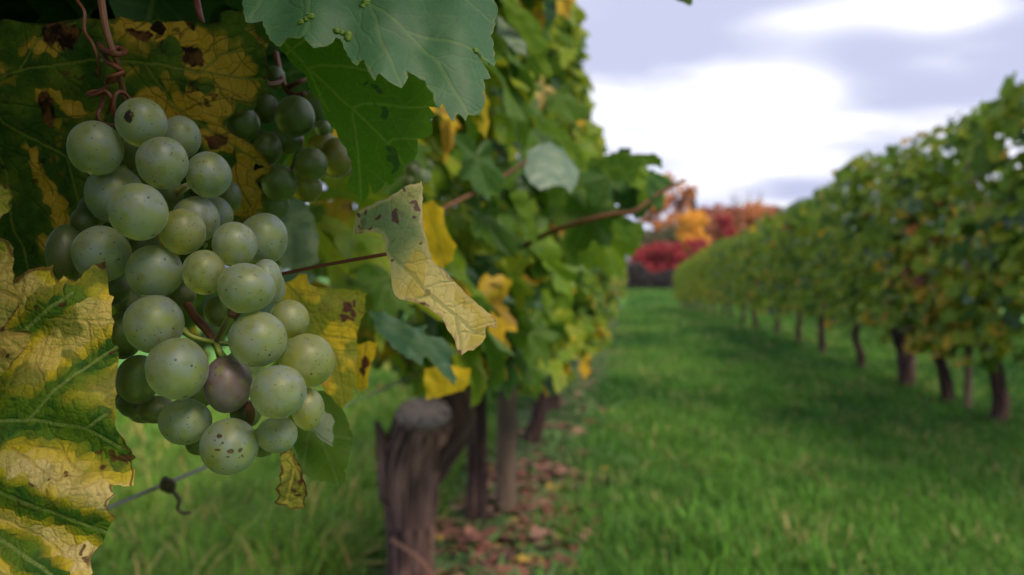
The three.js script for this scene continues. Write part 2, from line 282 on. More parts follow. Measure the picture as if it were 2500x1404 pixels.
{ // leaves of the near vine above and beside the bunch, outside the picture, that keep the light off it
  const R = rng(777); let n = 0;
  for (let i = 0; n < 240 && i < 5000; i++) {
    const p = V(-0.42 + 0.44 * R(), 0.72 + 0.75 * R(), 0.14 - 0.62 * R()), size = 0.08 + 0.05 * R(), [px, py, d] = project(p), r = d > 0.01 ? size * 0.8 / d * F : 0;
    const out = d < 0.03 ? p.x < -0.13 || p.y > 0.98 : (py + r < -30 || px + r < -60);
    const dark = d > 0.36 && px < 690 && py < 330;
    if (!(out || dark) || p.distanceTo(camera.position) < 0.17) continue; n++;
    const m = leafMatrix(p, [0.3, 0.5], R, size).setPosition(p.clone().sub(firstVine.position)), l = part('leaf', NEAR_SHAPES[n % 12], LEAF[pick(MIX_LEFT, R())], firstVine); m.decompose(l.position, l.quaternion, l.scale);
  }
}
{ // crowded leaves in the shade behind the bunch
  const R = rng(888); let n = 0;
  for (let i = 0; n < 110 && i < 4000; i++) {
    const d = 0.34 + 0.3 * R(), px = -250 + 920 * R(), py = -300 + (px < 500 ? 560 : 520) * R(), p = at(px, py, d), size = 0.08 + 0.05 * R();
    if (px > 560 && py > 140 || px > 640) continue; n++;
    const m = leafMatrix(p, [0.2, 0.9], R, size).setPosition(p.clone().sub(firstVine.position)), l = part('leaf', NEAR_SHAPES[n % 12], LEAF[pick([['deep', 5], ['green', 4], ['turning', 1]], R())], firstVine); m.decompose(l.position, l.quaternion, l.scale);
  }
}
function stumpVine(v) {
  // old trunk with a sawn-off head, a splinter of bark on its left and an arm that leaves to the right
  const loc = (px, py, d) => at(px, py, d).sub(v.position), d = 2.0;
  part('trunk', tube([loc(1010, 1520, d), loc(1008, 1420, d), loc(1006, 1330, d), loc(1004, 1230, d), loc(1005, 1130, d), loc(1022, 1068, d), loc(1034, 1022, d - 0.005)], [0.075, 0.064, 0.058, 0.06, 0.068, 0.072, 0.068], 90, 90, 0.19, 7), barkMat, v);
  const disc = new THREE.CylinderGeometry(0.066, 0.07, 0.012, 40); disc.rotateX(0.36); disc.rotateZ(-0.06);
  const c = loc(1035, 1007, d - 0.012); disc.translate(c.x, c.y, c.z);
  part('sawn_face', disc, sawnMat, v, 'pale grey sawn-off end of the trunk');
  part('bark_strip', tube([loc(952, 1220, d - 0.03), loc(942, 1120, d - 0.03), loc(932, 1070, d - 0.028), loc(918, 1028, d - 0.02)], [0.026, 0.03, 0.022, 0.005], 24, 12, 0.3, 5), barkMat, v);
  part('arm', tube([loc(1030, 1160, d + 0.02), loc(1068, 1095, d + 0.02), loc(1100, 1040, d + 0.05), loc(1098, 975, d + 0.09), loc(1075, 900, d + 0.2)], [0.045, 0.05, 0.047, 0.038, 0.03], 30, 22, 0.25, 9), darkBark, v);
  return loc(1090, 900, d + 0.2);
}
leftVine('stout old grapevine with a pale sawn-off trunk head', 2.0, { seed: 121, span: 1.5, count: 820, singles: 300, fine: true, stump: stumpVine });
leftVine('grapevine with a straight brown trunk just behind the sawn-off stump', 2.5, { seed: 131, span: 1.1, count: 460, singles: 280, fine: true, bend: [0.02, 0.03, 0.2], r: 0.032, h: 0.66, dx: -0.025, ds: 0.35 });
leftVine('grapevine with a dark leaning trunk behind the straight brown trunk, beside the litter', 3.65, { seed: 141, span: 1.4, count: 600, singles: 280, fine: true, bend: [0.07, 0.04, -1.2], r: 0.036, ds: 0.1 });
leftVine('grapevine with a thin dark trunk half hidden behind the leaning trunk', 4.7, { seed: 151, span: 1.3, count: 380, singles: 120, bend: [0.04, 0.04, 0.6] });
for (let k = 0; k < 13; k++) leftVine('green grapevine along the far stretch of the left row beside the lane', 6 + k * 1.75, { seed: 161 + k, span: 1.8, count: 330, singles: 0, bend: [0.05, 0.05, k] });

// ---- right row
const RIGHT = [
  [2.5, 'leafy grapevine outside the right edge of the view', 0.05, 0.04], [3.45, 'leafy dark grapevine cut off by the right edge of the view', 0.05, 0.04],
  [4.37, 'grapevine on a black crooked trunk at the right edge of the right row', 0.09, 0.042], [4.98, 'sparse reddish grapevine on a bent trunk with a pale tag', 0.08, 0.036],
  [5.76, 'tall grapevine on the thickest straight trunk of the right row', 0.02, 0.056], [6.76, 'grapevine on a thin bowed trunk left of the thick straight one', 0.07, 0.03],
  [8.26, 'grapevine on a slim dark trunk between the bowed trunk and the hazier far stretch', 0.05, 0.034], [9.5, 'grapevine above an orange leaf midway along the right row', 0.04, 0.034],
];
function rightVine(x0, s, label, bend, r, o) {
  const base = V(x0 + ROW * s, groundY(x0 + ROW * s, -s), -s), v = thing('grapevine', label, 'grapevine', base, o.group);
  if (!o.hidden) { const tip = vineTrunk(v, base, [bend, 0.04, o.seed], 0.66, r, o.seed); canes(v, tip, o.seed + 5, 3, x0, s, 1.1, 1.6); }
  canopy(v, { seed: o.seed, s, span: o.span, x0, half: 0.25, top: o.top ?? 1.78, lowYellow: 0.4, bottom: o.bottom ?? 0.42, count: o.count, singles: o.singles, mix: o.mix ?? MIX_RIGHT, size: o.size ?? 0.092, face: 0.35, patch: o.patch, recolour: o.recolour });
  return v;
}
RIGHT.forEach(([s, label, bend, r], i) => rightVine(XR, s, label, bend, r, {
  seed: 301 + i * 7, span: i < 3 ? 1.15 : s < 5.5 ? 0.95 : 1.35, count: 760, singles: i < 2 ? 40 : s < 7 ? 280 : 200, group: 'grapevines in the right row', top: [1.76, 1.8, 1.74, 1.6, 1.78, 1.82, 1.68, 1.7][i],
  patch: (q, h, R) => q > 4.42 && q < 4.86 && h > 0.95 && h < 1.62 && R() < 0.93,
  recolour: (q, h, k, m) => (Math.abs(q - 5.0) < 0.35 && h > 0.75 && h < 1.3 && m > 0.55) && m < 0.95 ? (m > 0.86 ? 'rust' : m > 0.8 ? 'red' : m > 0.72 ? 'turning' : k) : (q > 4.4 && q < 5.1 && h < 0.95 && m > 0.7) ? 'turning' : k,
}));
for (let k = 0; k < 14; k++) { const s = 11 + k * 1.6; rightVine(XR, s, 'grapevine along the far stretch of the right row', 0.04, 0.034, { seed: 401 + k * 3, span: 1.75, count: 520, singles: 0, group: 'grapevines in the right row', size: 0.105, top: 1.63 + 0.12 * hash(k, 3, 5), mix: k > 4 ? [['light', 26], ['lime', 58], ['green', 8], ['turning', 4], ['yellow', 1.5]] : MIX_RIGHT }); }
// the row beyond
for (let k = 0; k < 9; k++) { const s = 6.5 + k * 2.1; rightVine(XR + 2.47, s, 'grapevine in the row beyond, seen between the trunks of the right row', 0.04, 0.034, { seed: 501 + k * 3, span: 2.3, count: 260, singles: 0, group: 'grapevines in the row beyond the right row', size: 0.14 }); }

// ---------------------------------------------------------------- leaves traced one by one in their own tilted planes
function clipHalf(poly, ax, c, keepLess) {
  const out = [];
  for (let i = 0; i < poly.length; i++) {
    const a = poly[i], b = poly[(i + 1) % poly.length], da = (a[ax] - c) * (keepLess ? 1 : -1), db = (b[ax] - c) * (keepLess ? 1 : -1);
    if (da <= 0) out.push(a);
    if ((da < 0 && db > 0) || (da > 0 && db < 0)) { const t = da / (da - db), p = [mix(a[0], b[0], t), mix(a[1], b[1], t)]; p[ax] = c; out.push(p); }
  }
  return out;
}
function sheet(outline, cell, zf, uvf) {
  const pos = [], key = new Map(), idx = [];
  const vert = (p) => { const k = Math.round(p[0] * 2e5) + ',' + Math.round(p[1] * 2e5); if (!key.has(k)) { key.set(k, pos.length); pos.push(p); } return key.get(k); };
  const xs = outline.map((p) => p[0]), ys = outline.map((p) => p[1]), x0 = Math.min(...xs), x1 = Math.max(...xs), y0 = Math.min(...ys), y1 = Math.max(...ys);
  for (let x = x0 - cell * 0.37; x < x1; x += cell) {
    let col = clipHalf(clipHalf(outline, 0, x, false), 0, x + cell, true); if (col.length < 3) continue;
    for (let y = y0 - cell * 0.41; y < y1; y += cell) {
      const c = clipHalf(clipHalf(col, 1, y, false), 1, y + cell, true); if (c.length < 3) continue;
      const v = c.map((p) => new THREE.Vector2(p[0], p[1]));
      for (const f of THREE.ShapeUtils.triangulateShape(v, [])) {
        const [a, b, d] = f.map((i) => c[i]), area = (b[0] - a[0]) * (d[1] - a[1]) - (b[1] - a[1]) * (d[0] - a[0]);
        if (Math.abs(area) < 1e-13) continue;
        const t = [vert(a), vert(b), vert(d)]; if (area < 0) t.reverse(); if (t[0] !== t[1] && t[1] !== t[2] && t[0] !== t[2]) idx.push(...t);
      }
    }
  }
  const P = [], N = [], U = [], e = cell * 0.5, n = new THREE.Vector3();
  for (const [x, y] of pos) { P.push(x, y, zf(x, y)); n.set(-(zf(x + e, y) - zf(x - e, y)) / (2 * e), -(zf(x, y + e) - zf(x, y - e)) / (2 * e), 1).normalize(); N.push(n.x, n.y, n.z); U.push(...uvf(x, y)); }
  const g = new THREE.BufferGeometry(); g.setAttribute('position', new THREE.Float32BufferAttribute(P, 3)); g.setAttribute('normal', new THREE.Float32BufferAttribute(N, 3)); g.setAttribute('uv', new THREE.Float32BufferAttribute(U, 2)); g.setIndex(idx); return g;
}
const mix3 = (a, b, t) => [mix(a[0], b[0], t), mix(a[1], b[1], t), mix(a[2], b[2], t)];
// cells between the finest veins: distance to the nearest cell border, cell centre, cell number
function cells(x, y, size, s) {
  const X = x / size, Y = y / size, i0 = Math.floor(X), j0 = Math.floor(Y); let a = 9, b = 9, cx = 0, cy = 0, id = 0;
  for (let j = j0 - 1; j <= j0 + 1; j++) for (let i = i0 - 1; i <= i0 + 1; i++) {
    const h = hash(i, j, s), px = i + 0.12 + 0.76 * h, py = j + 0.12 + 0.76 * hash(i, j, s + 1), dx = X - px, dy = Y - py, d = Math.sqrt(dx * dx + dy * dy);
    if (d < a) { b = a; a = d; cx = px * size; cy = py * size; id = h; } else if (d < b) b = d;
  }
  return [b - a, cx, cy, id];
}
// o: outline and veins as traced (pixels of the photograph), centre, depth, tilt [x, y, z], shape z(x, y) in metres, colour function
function tracedLeaf(vine, o) {
  const c = at(o.centre[0], o.centre[1], o.d), q = new THREE.Quaternion().setFromEuler(new THREE.Euler(...o.tilt)), n = V(0, 0, 1).applyQuaternion(q), inv = q.clone().invert();
  const flat = ([px, py]) => { const dir = at(px, py, 1).sub(camera.position), t = c.clone().sub(camera.position).dot(n) / dir.dot(n), p = dir.multiplyScalar(t).add(camera.position).sub(c).applyQuaternion(inv); return [p.x, p.y]; };
  const R = rng(o.seed ?? 1), raw = o.outline.map(flat), outline = [];
  // small uneven steps along the traced edge
  for (let i = 0; i < raw.length; i++) { const a = raw[i], b = raw[(i + 1) % raw.length], l = Math.hypot(b[0] - a[0], b[1] - a[1]), m = Math.max(1, Math.min(8, Math.round(l / 0.0016))); for (let k = 0; k < m; k++) { const t = k / m, w = k ? (R() - 0.5) * (o.rough ?? 0.0004) + Math.sin(t * Math.PI) * l * (o.bulge ?? 0.06) : 0; outline.push([mix(a[0], b[0], t) + (b[1] - a[1]) / l * w, mix(a[1], b[1], t) - (b[0] - a[0]) / l * w]); } }
  const mains = o.veins.map((l) => l.map(flat)), M = [], S = [];
  mains.forEach((l, k) => { for (let i = 0; i < l.length - 1; i++) M.push([...l[i], ...l[i + 1], o.band?.[k] ?? 0.004]); });
  // side veins leave the main veins in turn
  for (const l of mains) { let acc = 0, side = 1; for (let i = 0; i < l.length - 1; i++) { const dx = l[i + 1][0] - l[i][0], dy = l[i + 1][1] - l[i][1], L = Math.hypot(dx, dy), step = o.step ?? 0.0065; for (let t = step - acc; t < L; t += step) { const a = Math.atan2(dy, dx) + side * (0.85 + 0.2 * R()), m = (o.side ?? 0.022) * (0.7 + 0.5 * R()), x = l[i][0] + dx * t / L, y = l[i][1] + dy * t / L; const x2 = x + Math.cos(a) * m * 0.5, y2 = y + Math.sin(a) * m * 0.5, a2 = a - side * 0.3; S.push([x, y, x2, y2], [x2, y2, x2 + Math.cos(a2) * m * 0.6, y2 + Math.sin(a2) * m * 0.6]); side = -side; } acc = (acc + L) % step; } }
  const xs = outline.map((p) => p[0]), ys = outline.map((p) => p[1]), x0 = Math.min(...xs), y0 = Math.min(...ys), w = Math.max(...xs) - x0, h = Math.max(...ys) - y0;
  const E = outline.map((p, i) => [...p, ...outline[(i + 1) % outline.length]]);
  const W = Math.min(900, Math.max(64, Math.round(w / o.d * F * (o.res ?? 0.9)))), H = Math.min(1024, Math.max(64, Math.round(h / o.d * F * (o.res ?? 0.9))));
  const spots = (o.spots ?? []).map(([px, py, r]) => [...flat([px, py]), r / F * o.d]);
  // short lists of the nearby veins and edges, square by square
  const TX = Math.ceil(W / 14), TY = Math.ceil(H / 14), tiles = new Map(), near = (list, cx, cy, r) => list.filter((s) => segDist(cx, cy, s) < r);
  const tile = (u, v) => { const i = Math.floor(u * TX), j = Math.floor(v * TY), k = j * TX + i; let t = tiles.get(k); if (!t) { const cx = x0 + (i + 0.5) / TX * w, cy = y0 + (j + 0.5) / TY * h, hw = Math.sqrt((w / TX) ** 2 + (h / TY) ** 2) / 2; let m = 9; for (const s of M) m = Math.min(m, segDist(cx, cy, s)); t = [near(M, cx, cy, m + 2 * hw + 0.003), near(S, cx, cy, hw + 0.003), near(E, cx, cy, hw + 0.005), near(M, cx, cy, m + 2 * hw + 0.012)]; tiles.set(k, t); } return t; };
  const blots = (o.blots ?? []).map(([px, py, rx, ry, ang = 0]) => [...flat([px, py]), rx / F * o.d, ry / F * o.d, -ang]);
  const tex = texture(W, H, (u, v) => {
    const [TM, TS, TE, TC] = tile(u, v);
    const wx = (fbm(u * w * 260, v * h * 260, 2, 3) - 0.5) * 0.0022, wy = (fbm(u * w * 260 + 40, v * h * 260, 2, 4) - 0.5) * 0.0022, X = x0 + u * w, Y = y0 + v * h, x = X + wx, y = Y + wy;
    let dm = 1, ds = 1, de = 1; for (const s of TM) dm = Math.min(dm, segDist(X + wx * 0.3, Y + wy * 0.3, s)); for (const s of TS) ds = Math.min(ds, segDist(x, y, s)); for (const s of TE) de = Math.min(de, segDist(x, y, s));
    const A = cells(x, y, o.cell ?? 0.0032, o.seed), B = cells(x, y, (o.cell ?? 0.0032) * 0.42, o.seed + 7);
    let dn = 9; for (const s of TC) dn = Math.min(dn, segDist(mix(x, A[1], 0.55), mix(y, A[2], 0.55), s) / s[4]); let blot = 0; for (const [sx, sy, rx, ry, ang] of blots) { const ax = mix(x, A[1], 0.4) - sx, ay = mix(y, A[2], 0.4) - sy, e1 = Math.cos(ang) * ax + Math.sin(ang) * ay, e2 = Math.cos(ang) * ay - Math.sin(ang) * ax; blot = Math.max(blot, 1.25 - Math.sqrt((e1 / rx) ** 2 + (e2 / ry) ** 2)); }
    const rings = o.puff ?? 1, groove = Math.max(ss(0.0009, 0.0002, dm) * 0.9, 0.7 * ss(0.0006, 0.0001, ds), 0.22 * ss(0.13, 0.0, A[0]));
    let spot = 0; for (const [sx, sy, r] of spots) spot = Math.max(spot, ss(1.15, 0.75, Math.hypot(x + wx - sx, y + wy - sy) / r + 0.5 * (fbm(x * 900, y * 900, 2, 5) - 0.5)));
    const k = o.colour({ x, y, dm, ds, de, dn, blot, A, B, spot, u, v, n: (f, oct = 3, s = 0) => fbm(x * f, y * f, oct, o.seed + s), cx: A[1], cy: A[2], vein: ss(o.veinW ?? 0.0006, (o.veinW ?? 0.0006) * 0.35, dm), side: ss(0.0004, 0.0001, ds), fine: ss(0.1, 0.01, A[0]), finer: ss(0.16, 0.02, B[0]) });
    return [...k, clamp(0.25 + rings * (0.26 * ss(0, 0.6, A[0]) + 0.14 * ss(0, 0.5, B[0])) + 0.12 * (fbm(x * 2600, y * 2600, 2, 9) - 0.5) - (o.ridge ? -1 : 1) * 0.45 * groove * (o.ridge ? 0.7 : 1))];
  });
  const z = o.z ?? (() => 0), wave = (x, y) => z(x, y) + (fbm(x * 90 + 7, y * 90 + 3, 2, o.seed) - 0.5) * (o.wave ?? 0.003);
  const l = part('leaf', sheet(outline, o.grid ?? 0.0016, wave, (x, y) => [(x - x0) / w, (y - y0) / h]), leafMaterial(o.res === 0.5 ? { map: tex.map } : tex, o.bump ?? 0.0008, o.trans ?? 0.36, o.coat ?? 0.3, o.coatRough ?? 0.42), vine, o.label);
  l.position.copy(c).sub(vine.position); l.quaternion.copy(q);
  l.userData.place = (px, py) => { const [x, y] = flat([px, py]); return V(x, y, wave(x, y)); };
  return l;
}
const BROWN = [0.1, 0.035, 0.018], RIM = [0.16, 0.06, 0.025];
const speck = (p, amount) => amount * ss(0.7, 0.76, p.n(420, 2, 50)) * ss(0.45, 0.6, p.n(90, 2, 51));
// 1. blotched leaf at the lower left
const big = tracedLeaf(firstVine, { seed: 21, d: 0.203, centre: [80, 1000], tilt: [-0.12, 0.22, 0], grid: 0.0014, label: 'large yellow and green blotched leaf with a dry brown edge', cell: 0.0027, wave: 0.0035, bump: 0.0007, veinW: 0.0006, trans: 0.3, coat: 0.15, band: [0.0066, 0.0036, 0.0036, 0.0028, 0.0032, 0.0018],
  outline: [[35, 677], [65, 656], [95, 648], [123, 643], [126, 668], [141, 686], [150, 671], [182, 686], [199, 662], [220, 642], [249, 633], [258, 680], [264, 718], [276, 724], [273, 773], [279, 785], [272, 838], [287, 847], [287, 873], [284, 900], [288, 961], [289, 999], [288, 1049], [305, 1073], [318, 1098], [328, 1119], [316, 1128], [324, 1152], [322, 1188], [299, 1190], [273, 1187], [279, 1210], [262, 1237], [281, 1263], [266, 1282], [252, 1307], [243, 1331], [211, 1366], [220, 1404], [170, 1500], [60, 1570], [-150, 1560], [-360, 1380], [-420, 1100], [-330, 840], [-170, 720], [-60, 700]],
  veins: [[[-170, 1060], [-60, 1035], [0, 1029], [65, 1024], [144, 1035], [211, 1046], [293, 1092]], [[65, 1024], [141, 950], [235, 876], [287, 842]], [[-170, 1060], [-80, 1150], [0, 1202], [88, 1237], [193, 1278], [250, 1306]], [[-170, 1060], [-60, 880], [59, 797], [123, 750], [180, 715]], [[-170, 1060], [-100, 1260], [0, 1330], [100, 1390], [160, 1440]], [[211, 1046], [268, 1010]]],
  z: (x, y) => -7 * (x - 0.012) ** 2 * (x > 0.012 ? 1 : 0.3) - 1.2 * y * y + 0.0016 * Math.sin(y * 260 + x * 90),
  colour: (p) => {
    const e = 0.5 * (p.n(230, 3, 4) - 0.5) + 0.22 * (p.A[3] - 0.5), t = ss(0.55, 1.3, p.dn + e), lo = ss(0.006, -0.008, p.y);
    let c = mix3([0.045, 0.115, 0.016], [0.12, 0.2, 0.018], ss(0.38, 0.62, p.n(260, 3, 8)));
    const yel = mix3([0.36, 0.34, 0.015], [0.66, 0.47, 0.02], ss(0.3, 0.6, p.n(170, 3, 70) + 0.12 * lo)), cream = mix3([0.66, 0.5, 0.13], [0.74, 0.57, 0.28], 0.3 + 0.5 * p.A[3]);
    c = mix3(c, yel, t); c = mix3(c, cream, t * ss(1.0, 1.75, p.dn + e) * mix(0.6, 1, lo) * ss(0.3, 0.5, p.n(120, 2, 77) + 0.2 * lo)); c = mix3(c, [0.13, 0.17, 0.02], 0.8 * t * ss(0.56, 0.66, p.n(140, 3, 99)) * (1 - lo * 0.6));
    c = mix3(c, mix3([0.24, 0.3, 0.08], [0.45, 0.36, 0.1], t), 0.85 * p.vein); c = mix3(c, mix3([0.045, 0.1, 0.015], [0.4, 0.25, 0.06], t), 0.55 * Math.max(p.side * 0.7, p.fine * 0.7)); c = mix3(c, mix3([0.05, 0.1, 0.015], [0.46, 0.3, 0.08], t), 0.3 * p.finer);
    c = mix3(c, BROWN, Math.max(0.85 * p.spot, speck(p, 0.3), 0.8 * ss(0.0005, 0.0001, p.de - 0.0006 * ss(0.5, 0.72, p.n(150, 2, 91))) * ss(0.36, 0.5, p.n(90, 2, 93))));
    return c.map((v) => v * (0.86 + 0.28 * p.n(1500, 2, 2)));
  }, spots: [[240, 640, 15], [228, 634, 9], [275, 1115, 16], [292, 1118, 14], [308, 1108, 14], [320, 1122, 12], [240, 1145, 9], [160, 1152, 7], [164, 1165, 6], [233, 1112, 9], [225, 1103, 7], [195, 1363, 7], [204, 1370, 7], [185, 1352, 5], [72, 1178, 5], [127, 1180, 5], [276, 850, 8], [95, 757, 5], [150, 730, 7], [128, 668, 5]] });
void big;
// 2. small yellow leaves at the left edge
const edgeColour = (p) => { let c = mix3([0.3, 0.27, 0.035], [0.55, 0.38, 0.1], ss(0.4, 0.62, p.n(110, 3, 5))); c = mix3(c, [0.13, 0.17, 0.03], ss(0.6, 0.75, p.n(160, 3, 15))); c = mix3(c, [0.5, 0.35, 0.18], 0.4 * ss(0.5, 0.7, p.n(60, 2, 25))); c = mix3(c, [0.32, 0.2, 0.05], 0.6 * Math.max(p.vein, p.fine * 0.7)); return mix3(c, BROWN, Math.max(p.spot, speck(p, 0.6), 0.7 * ss(0.0006, 0.0001, p.de))); };
tracedLeaf(firstVine, { seed: 31, d: 0.192, centre: [-10, 760], tilt: [0.1, 0.35, 0.1], label: 'pale yellow lobed leaf cut off by the left edge', cell: 0.0026, coat: 0.2, bump: 0.0008,
  outline: [[0, 581], [10, 584], [21, 588], [33, 606], [35, 632], [30, 658], [36, 672], [35, 697], [46, 708], [52, 724], [47, 748], [35, 768], [22, 786], [10, 802], [30, 803], [55, 806], [77, 808], [76, 826], [66, 847], [45, 872], [28, 896], [0, 920], [-60, 930], [-120, 860], [-130, 700], [-60, 600]],
  veins: [[[-120, 760], [-30, 700], [20, 640], [25, 600]], [[-30, 700], [40, 725]], [[-120, 760], [-20, 820], [70, 812]], [[-20, 820], [20, 880]]], colour: edgeColour, spots: [[10, 801, 7], [75, 810, 6], [28, 862, 6]] });
tracedLeaf(firstVine, { seed: 32, d: 0.19, centre: [-20, 490], tilt: [0.2, 0.45, 0.2], label: 'tip of a yellow leaf at the left edge above the pale yellow one', cell: 0.0026, coat: 0.2, bump: 0.0008,
  outline: [[0, 448], [14, 451], [24, 462], [33, 477], [28, 488], [20, 497], [31, 504], [20, 518], [0, 535], [-50, 560], [-110, 500], [-60, 450]], veins: [[[-100, 500], [-20, 485], [25, 475]]], colour: edgeColour, spots: [[10, 449, 6], [31, 504, 5]] });
// 3. dark spotted leaf behind the bunch
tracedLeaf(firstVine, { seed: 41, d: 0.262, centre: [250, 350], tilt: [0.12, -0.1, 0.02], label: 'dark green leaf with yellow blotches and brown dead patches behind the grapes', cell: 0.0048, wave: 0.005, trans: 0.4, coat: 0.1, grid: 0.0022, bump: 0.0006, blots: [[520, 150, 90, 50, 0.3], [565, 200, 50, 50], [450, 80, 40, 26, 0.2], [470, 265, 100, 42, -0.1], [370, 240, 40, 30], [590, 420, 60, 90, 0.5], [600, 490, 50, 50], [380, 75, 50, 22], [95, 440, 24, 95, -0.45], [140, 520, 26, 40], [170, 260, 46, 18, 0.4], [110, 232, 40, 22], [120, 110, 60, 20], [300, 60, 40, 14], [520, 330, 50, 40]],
  outline: [[-160, 30], [0, 41], [196, 39], [292, 39], [380, 44], [433, 46], [470, 44], [520, 50], [521, 24], [534, 18], [547, 14], [570, 18], [592, 22], [604, 40], [608, 60], [604, 70], [622, 84], [638, 98], [632, 112], [634, 137], [640, 170], [632, 196], [640, 221], [622, 228], [606, 237], [604, 250], [598, 264], [580, 270], [560, 278], [538, 290], [530, 300], [547, 322], [575, 336], [597, 351], [625, 378], [648, 410], [630, 425], [603, 440], [620, 465], [627, 512], [606, 528], [575, 548], [500, 640], [400, 700], [250, 760], [60, 790], [-160, 780]],
  veins: [[[35, 168], [120, 157], [220, 145], [350, 152], [480, 172], [560, 184], [636, 190]], [[35, 168], [75, 95], [175, 52]], [[35, 168], [-60, 215]], [[-60, 215], [0, 300], [80, 345], [160, 382], [240, 460], [320, 560]], [[160, 382], [190, 480], [210, 560]], [[480, 172], [520, 130], [600, 110]], [[-60, 215], [-10, 400], [20, 560], [60, 700]], [[350, 152], [420, 260], [520, 330], [630, 410]]],
  z: (x, y) => -3.2 * (x - 0.01) ** 2 * (x > 0.01 ? 1 : 0.4) - 0.9 * y * y,
  colour: (p) => {
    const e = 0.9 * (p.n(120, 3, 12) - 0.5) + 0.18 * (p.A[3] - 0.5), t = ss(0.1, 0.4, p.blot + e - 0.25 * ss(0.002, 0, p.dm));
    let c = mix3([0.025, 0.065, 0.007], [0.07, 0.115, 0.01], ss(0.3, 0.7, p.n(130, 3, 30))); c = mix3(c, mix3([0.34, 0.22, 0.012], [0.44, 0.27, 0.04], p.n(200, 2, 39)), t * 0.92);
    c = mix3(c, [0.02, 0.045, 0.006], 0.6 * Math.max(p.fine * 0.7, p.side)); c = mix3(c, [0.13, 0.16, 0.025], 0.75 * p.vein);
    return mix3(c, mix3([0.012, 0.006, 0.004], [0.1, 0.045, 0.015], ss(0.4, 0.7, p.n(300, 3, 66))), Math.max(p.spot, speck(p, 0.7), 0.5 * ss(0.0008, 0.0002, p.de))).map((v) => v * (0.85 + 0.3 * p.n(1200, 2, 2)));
  }, spots: [[120, 84, 30], [150, 86, 34], [175, 80, 26], [102, 250, 26], [92, 238, 18], [110, 275, 20], [455, 130, 24], [468, 138, 18], [330, 88, 18], [350, 95, 16], [380, 72, 16], [440, 50, 14], [630, 190, 9], [520, 340, 20], [612, 400, 7]] });
// 4. blue green leaf across the top, with small galls
const topLeaf = tracedLeaf(firstVine, { seed: 51, d: 0.205, centre: [900, 20], tilt: [-0.5, 0.16, 0], label: 'large smooth blue-green leaf with a toothed edge and small galls at the top', cell: 0.0042, puff: 0.35, wave: 0.0025, trans: 0.22, coat: 0.45, coatRough: 0.5, bulge: 0.12, rough: 0.0002, bump: 0.00045,
  outline: [[590, -20], [592, 0], [594, 20], [596, 31], [604, 33], [620, 31], [638, 27], [644, 45], [652, 62], [664, 80], [683, 97], [690, 88], [702, 79], [718, 86], [733, 91], [742, 85], [752, 102], [765, 114], [780, 110], [797, 106], [812, 96], [819, 84], [830, 86], [837, 95], [846, 116], [855, 133], [872, 154], [880, 142], [888, 139], [893, 155], [899, 172], [907, 186], [916, 195], [920, 184], [926, 179], [936, 187], [947, 194], [964, 200], [981, 203], [991, 188], [994, 161], [1015, 168], [1040, 177], [1060, 208], [1076, 243], [1079, 234], [1082, 230], [1090, 244], [1098, 256], [1104, 266], [1111, 274], [1116, 260], [1122, 252], [1132, 260], [1142, 269], [1144, 260], [1147, 254], [1160, 254], [1168, 252], [1180, 244], [1186, 230], [1187, 200], [1184, 168], [1194, 166], [1204, 161], [1196, 145], [1184, 132], [1174, 122], [1164, 112], [1176, 112], [1196, 124], [1212, 132], [1213, 108], [1210, 84], [1204, 53], [1212, 34], [1216, 10], [1214, -40], [1170, -130], [1000, -220], [760, -220], [640, -130]],
  veins: [[[760, -190], [830, -60], [905, 10], [990, 72], [1070, 140], [1145, 250]], [[760, -190], [770, -60], [755, 20], [745, 80]], [[760, -190], [950, -120], [1100, -40], [1210, 20]], [[905, 10], [930, 100], [978, 195]], [[760, -190], [680, -80], [610, 20]], [[990, 72], [1080, 90], [1190, 120]]], step: 0.008,
  z: (x, y) => -3 * x * x - 4 * (y + 0.004) ** 2 + 0.0008 * Math.sin(x * 330),
  colour: (p) => { let c = mix3([0.036, 0.105, 0.05], [0.048, 0.125, 0.056], p.n(180, 3, 3)); c = mix3(c, [0.11, 0.18, 0.06], 0.45 * Math.max(p.vein, p.side * 0.35)); c = mix3(c, [0.045, 0.11, 0.04], 0.2 * p.fine); c = mix3(c, [0.12, 0.16, 0.05], 0.7 * ss(0.0003, 0.0001, p.de)); return mix3(c, [0.09, 0.08, 0.03], Math.max(speck(p, 0.25))).map((v) => v * (0.9 + 0.2 * p.n(2200, 2, 2))); } });
const gallMat = leafMaterial(texture(64, 64, (u, v) => { const n = fbm(u * 9, v * 9, 3, 4); return [0.09 + 0.05 * n, 0.17 + 0.05 * n, 0.03, n]; }), 0.0006, 0.2, 0.4, 0.4);
for (const [px, py, r] of [[735, 52, 8], [747, 49, 8], [758, 44, 10], [822, 71, 10], [834, 72, 8], [849, 76, 11], [850, 84, 9], [893, 4, 12], [885, 12, 8], [1163, 108, 9]]) {
  const g = new THREE.SphereGeometry(r / F * 0.205, 14, 10), P = g.attributes.position; for (let i = 0; i < P.count; i++) { const k = 0.8 + 0.5 * n3(P.getX(i) * 1400 + px, P.getY(i) * 1400, P.getZ(i) * 1400, 4); P.setXYZ(i, P.getX(i) * k, P.getY(i) * k * 0.85, P.getZ(i) * k * 0.8); }
  g.computeVertexNormals(); part('gall', g, gallMat, topLeaf).position.copy(topLeaf.userData.place(px, py));
}
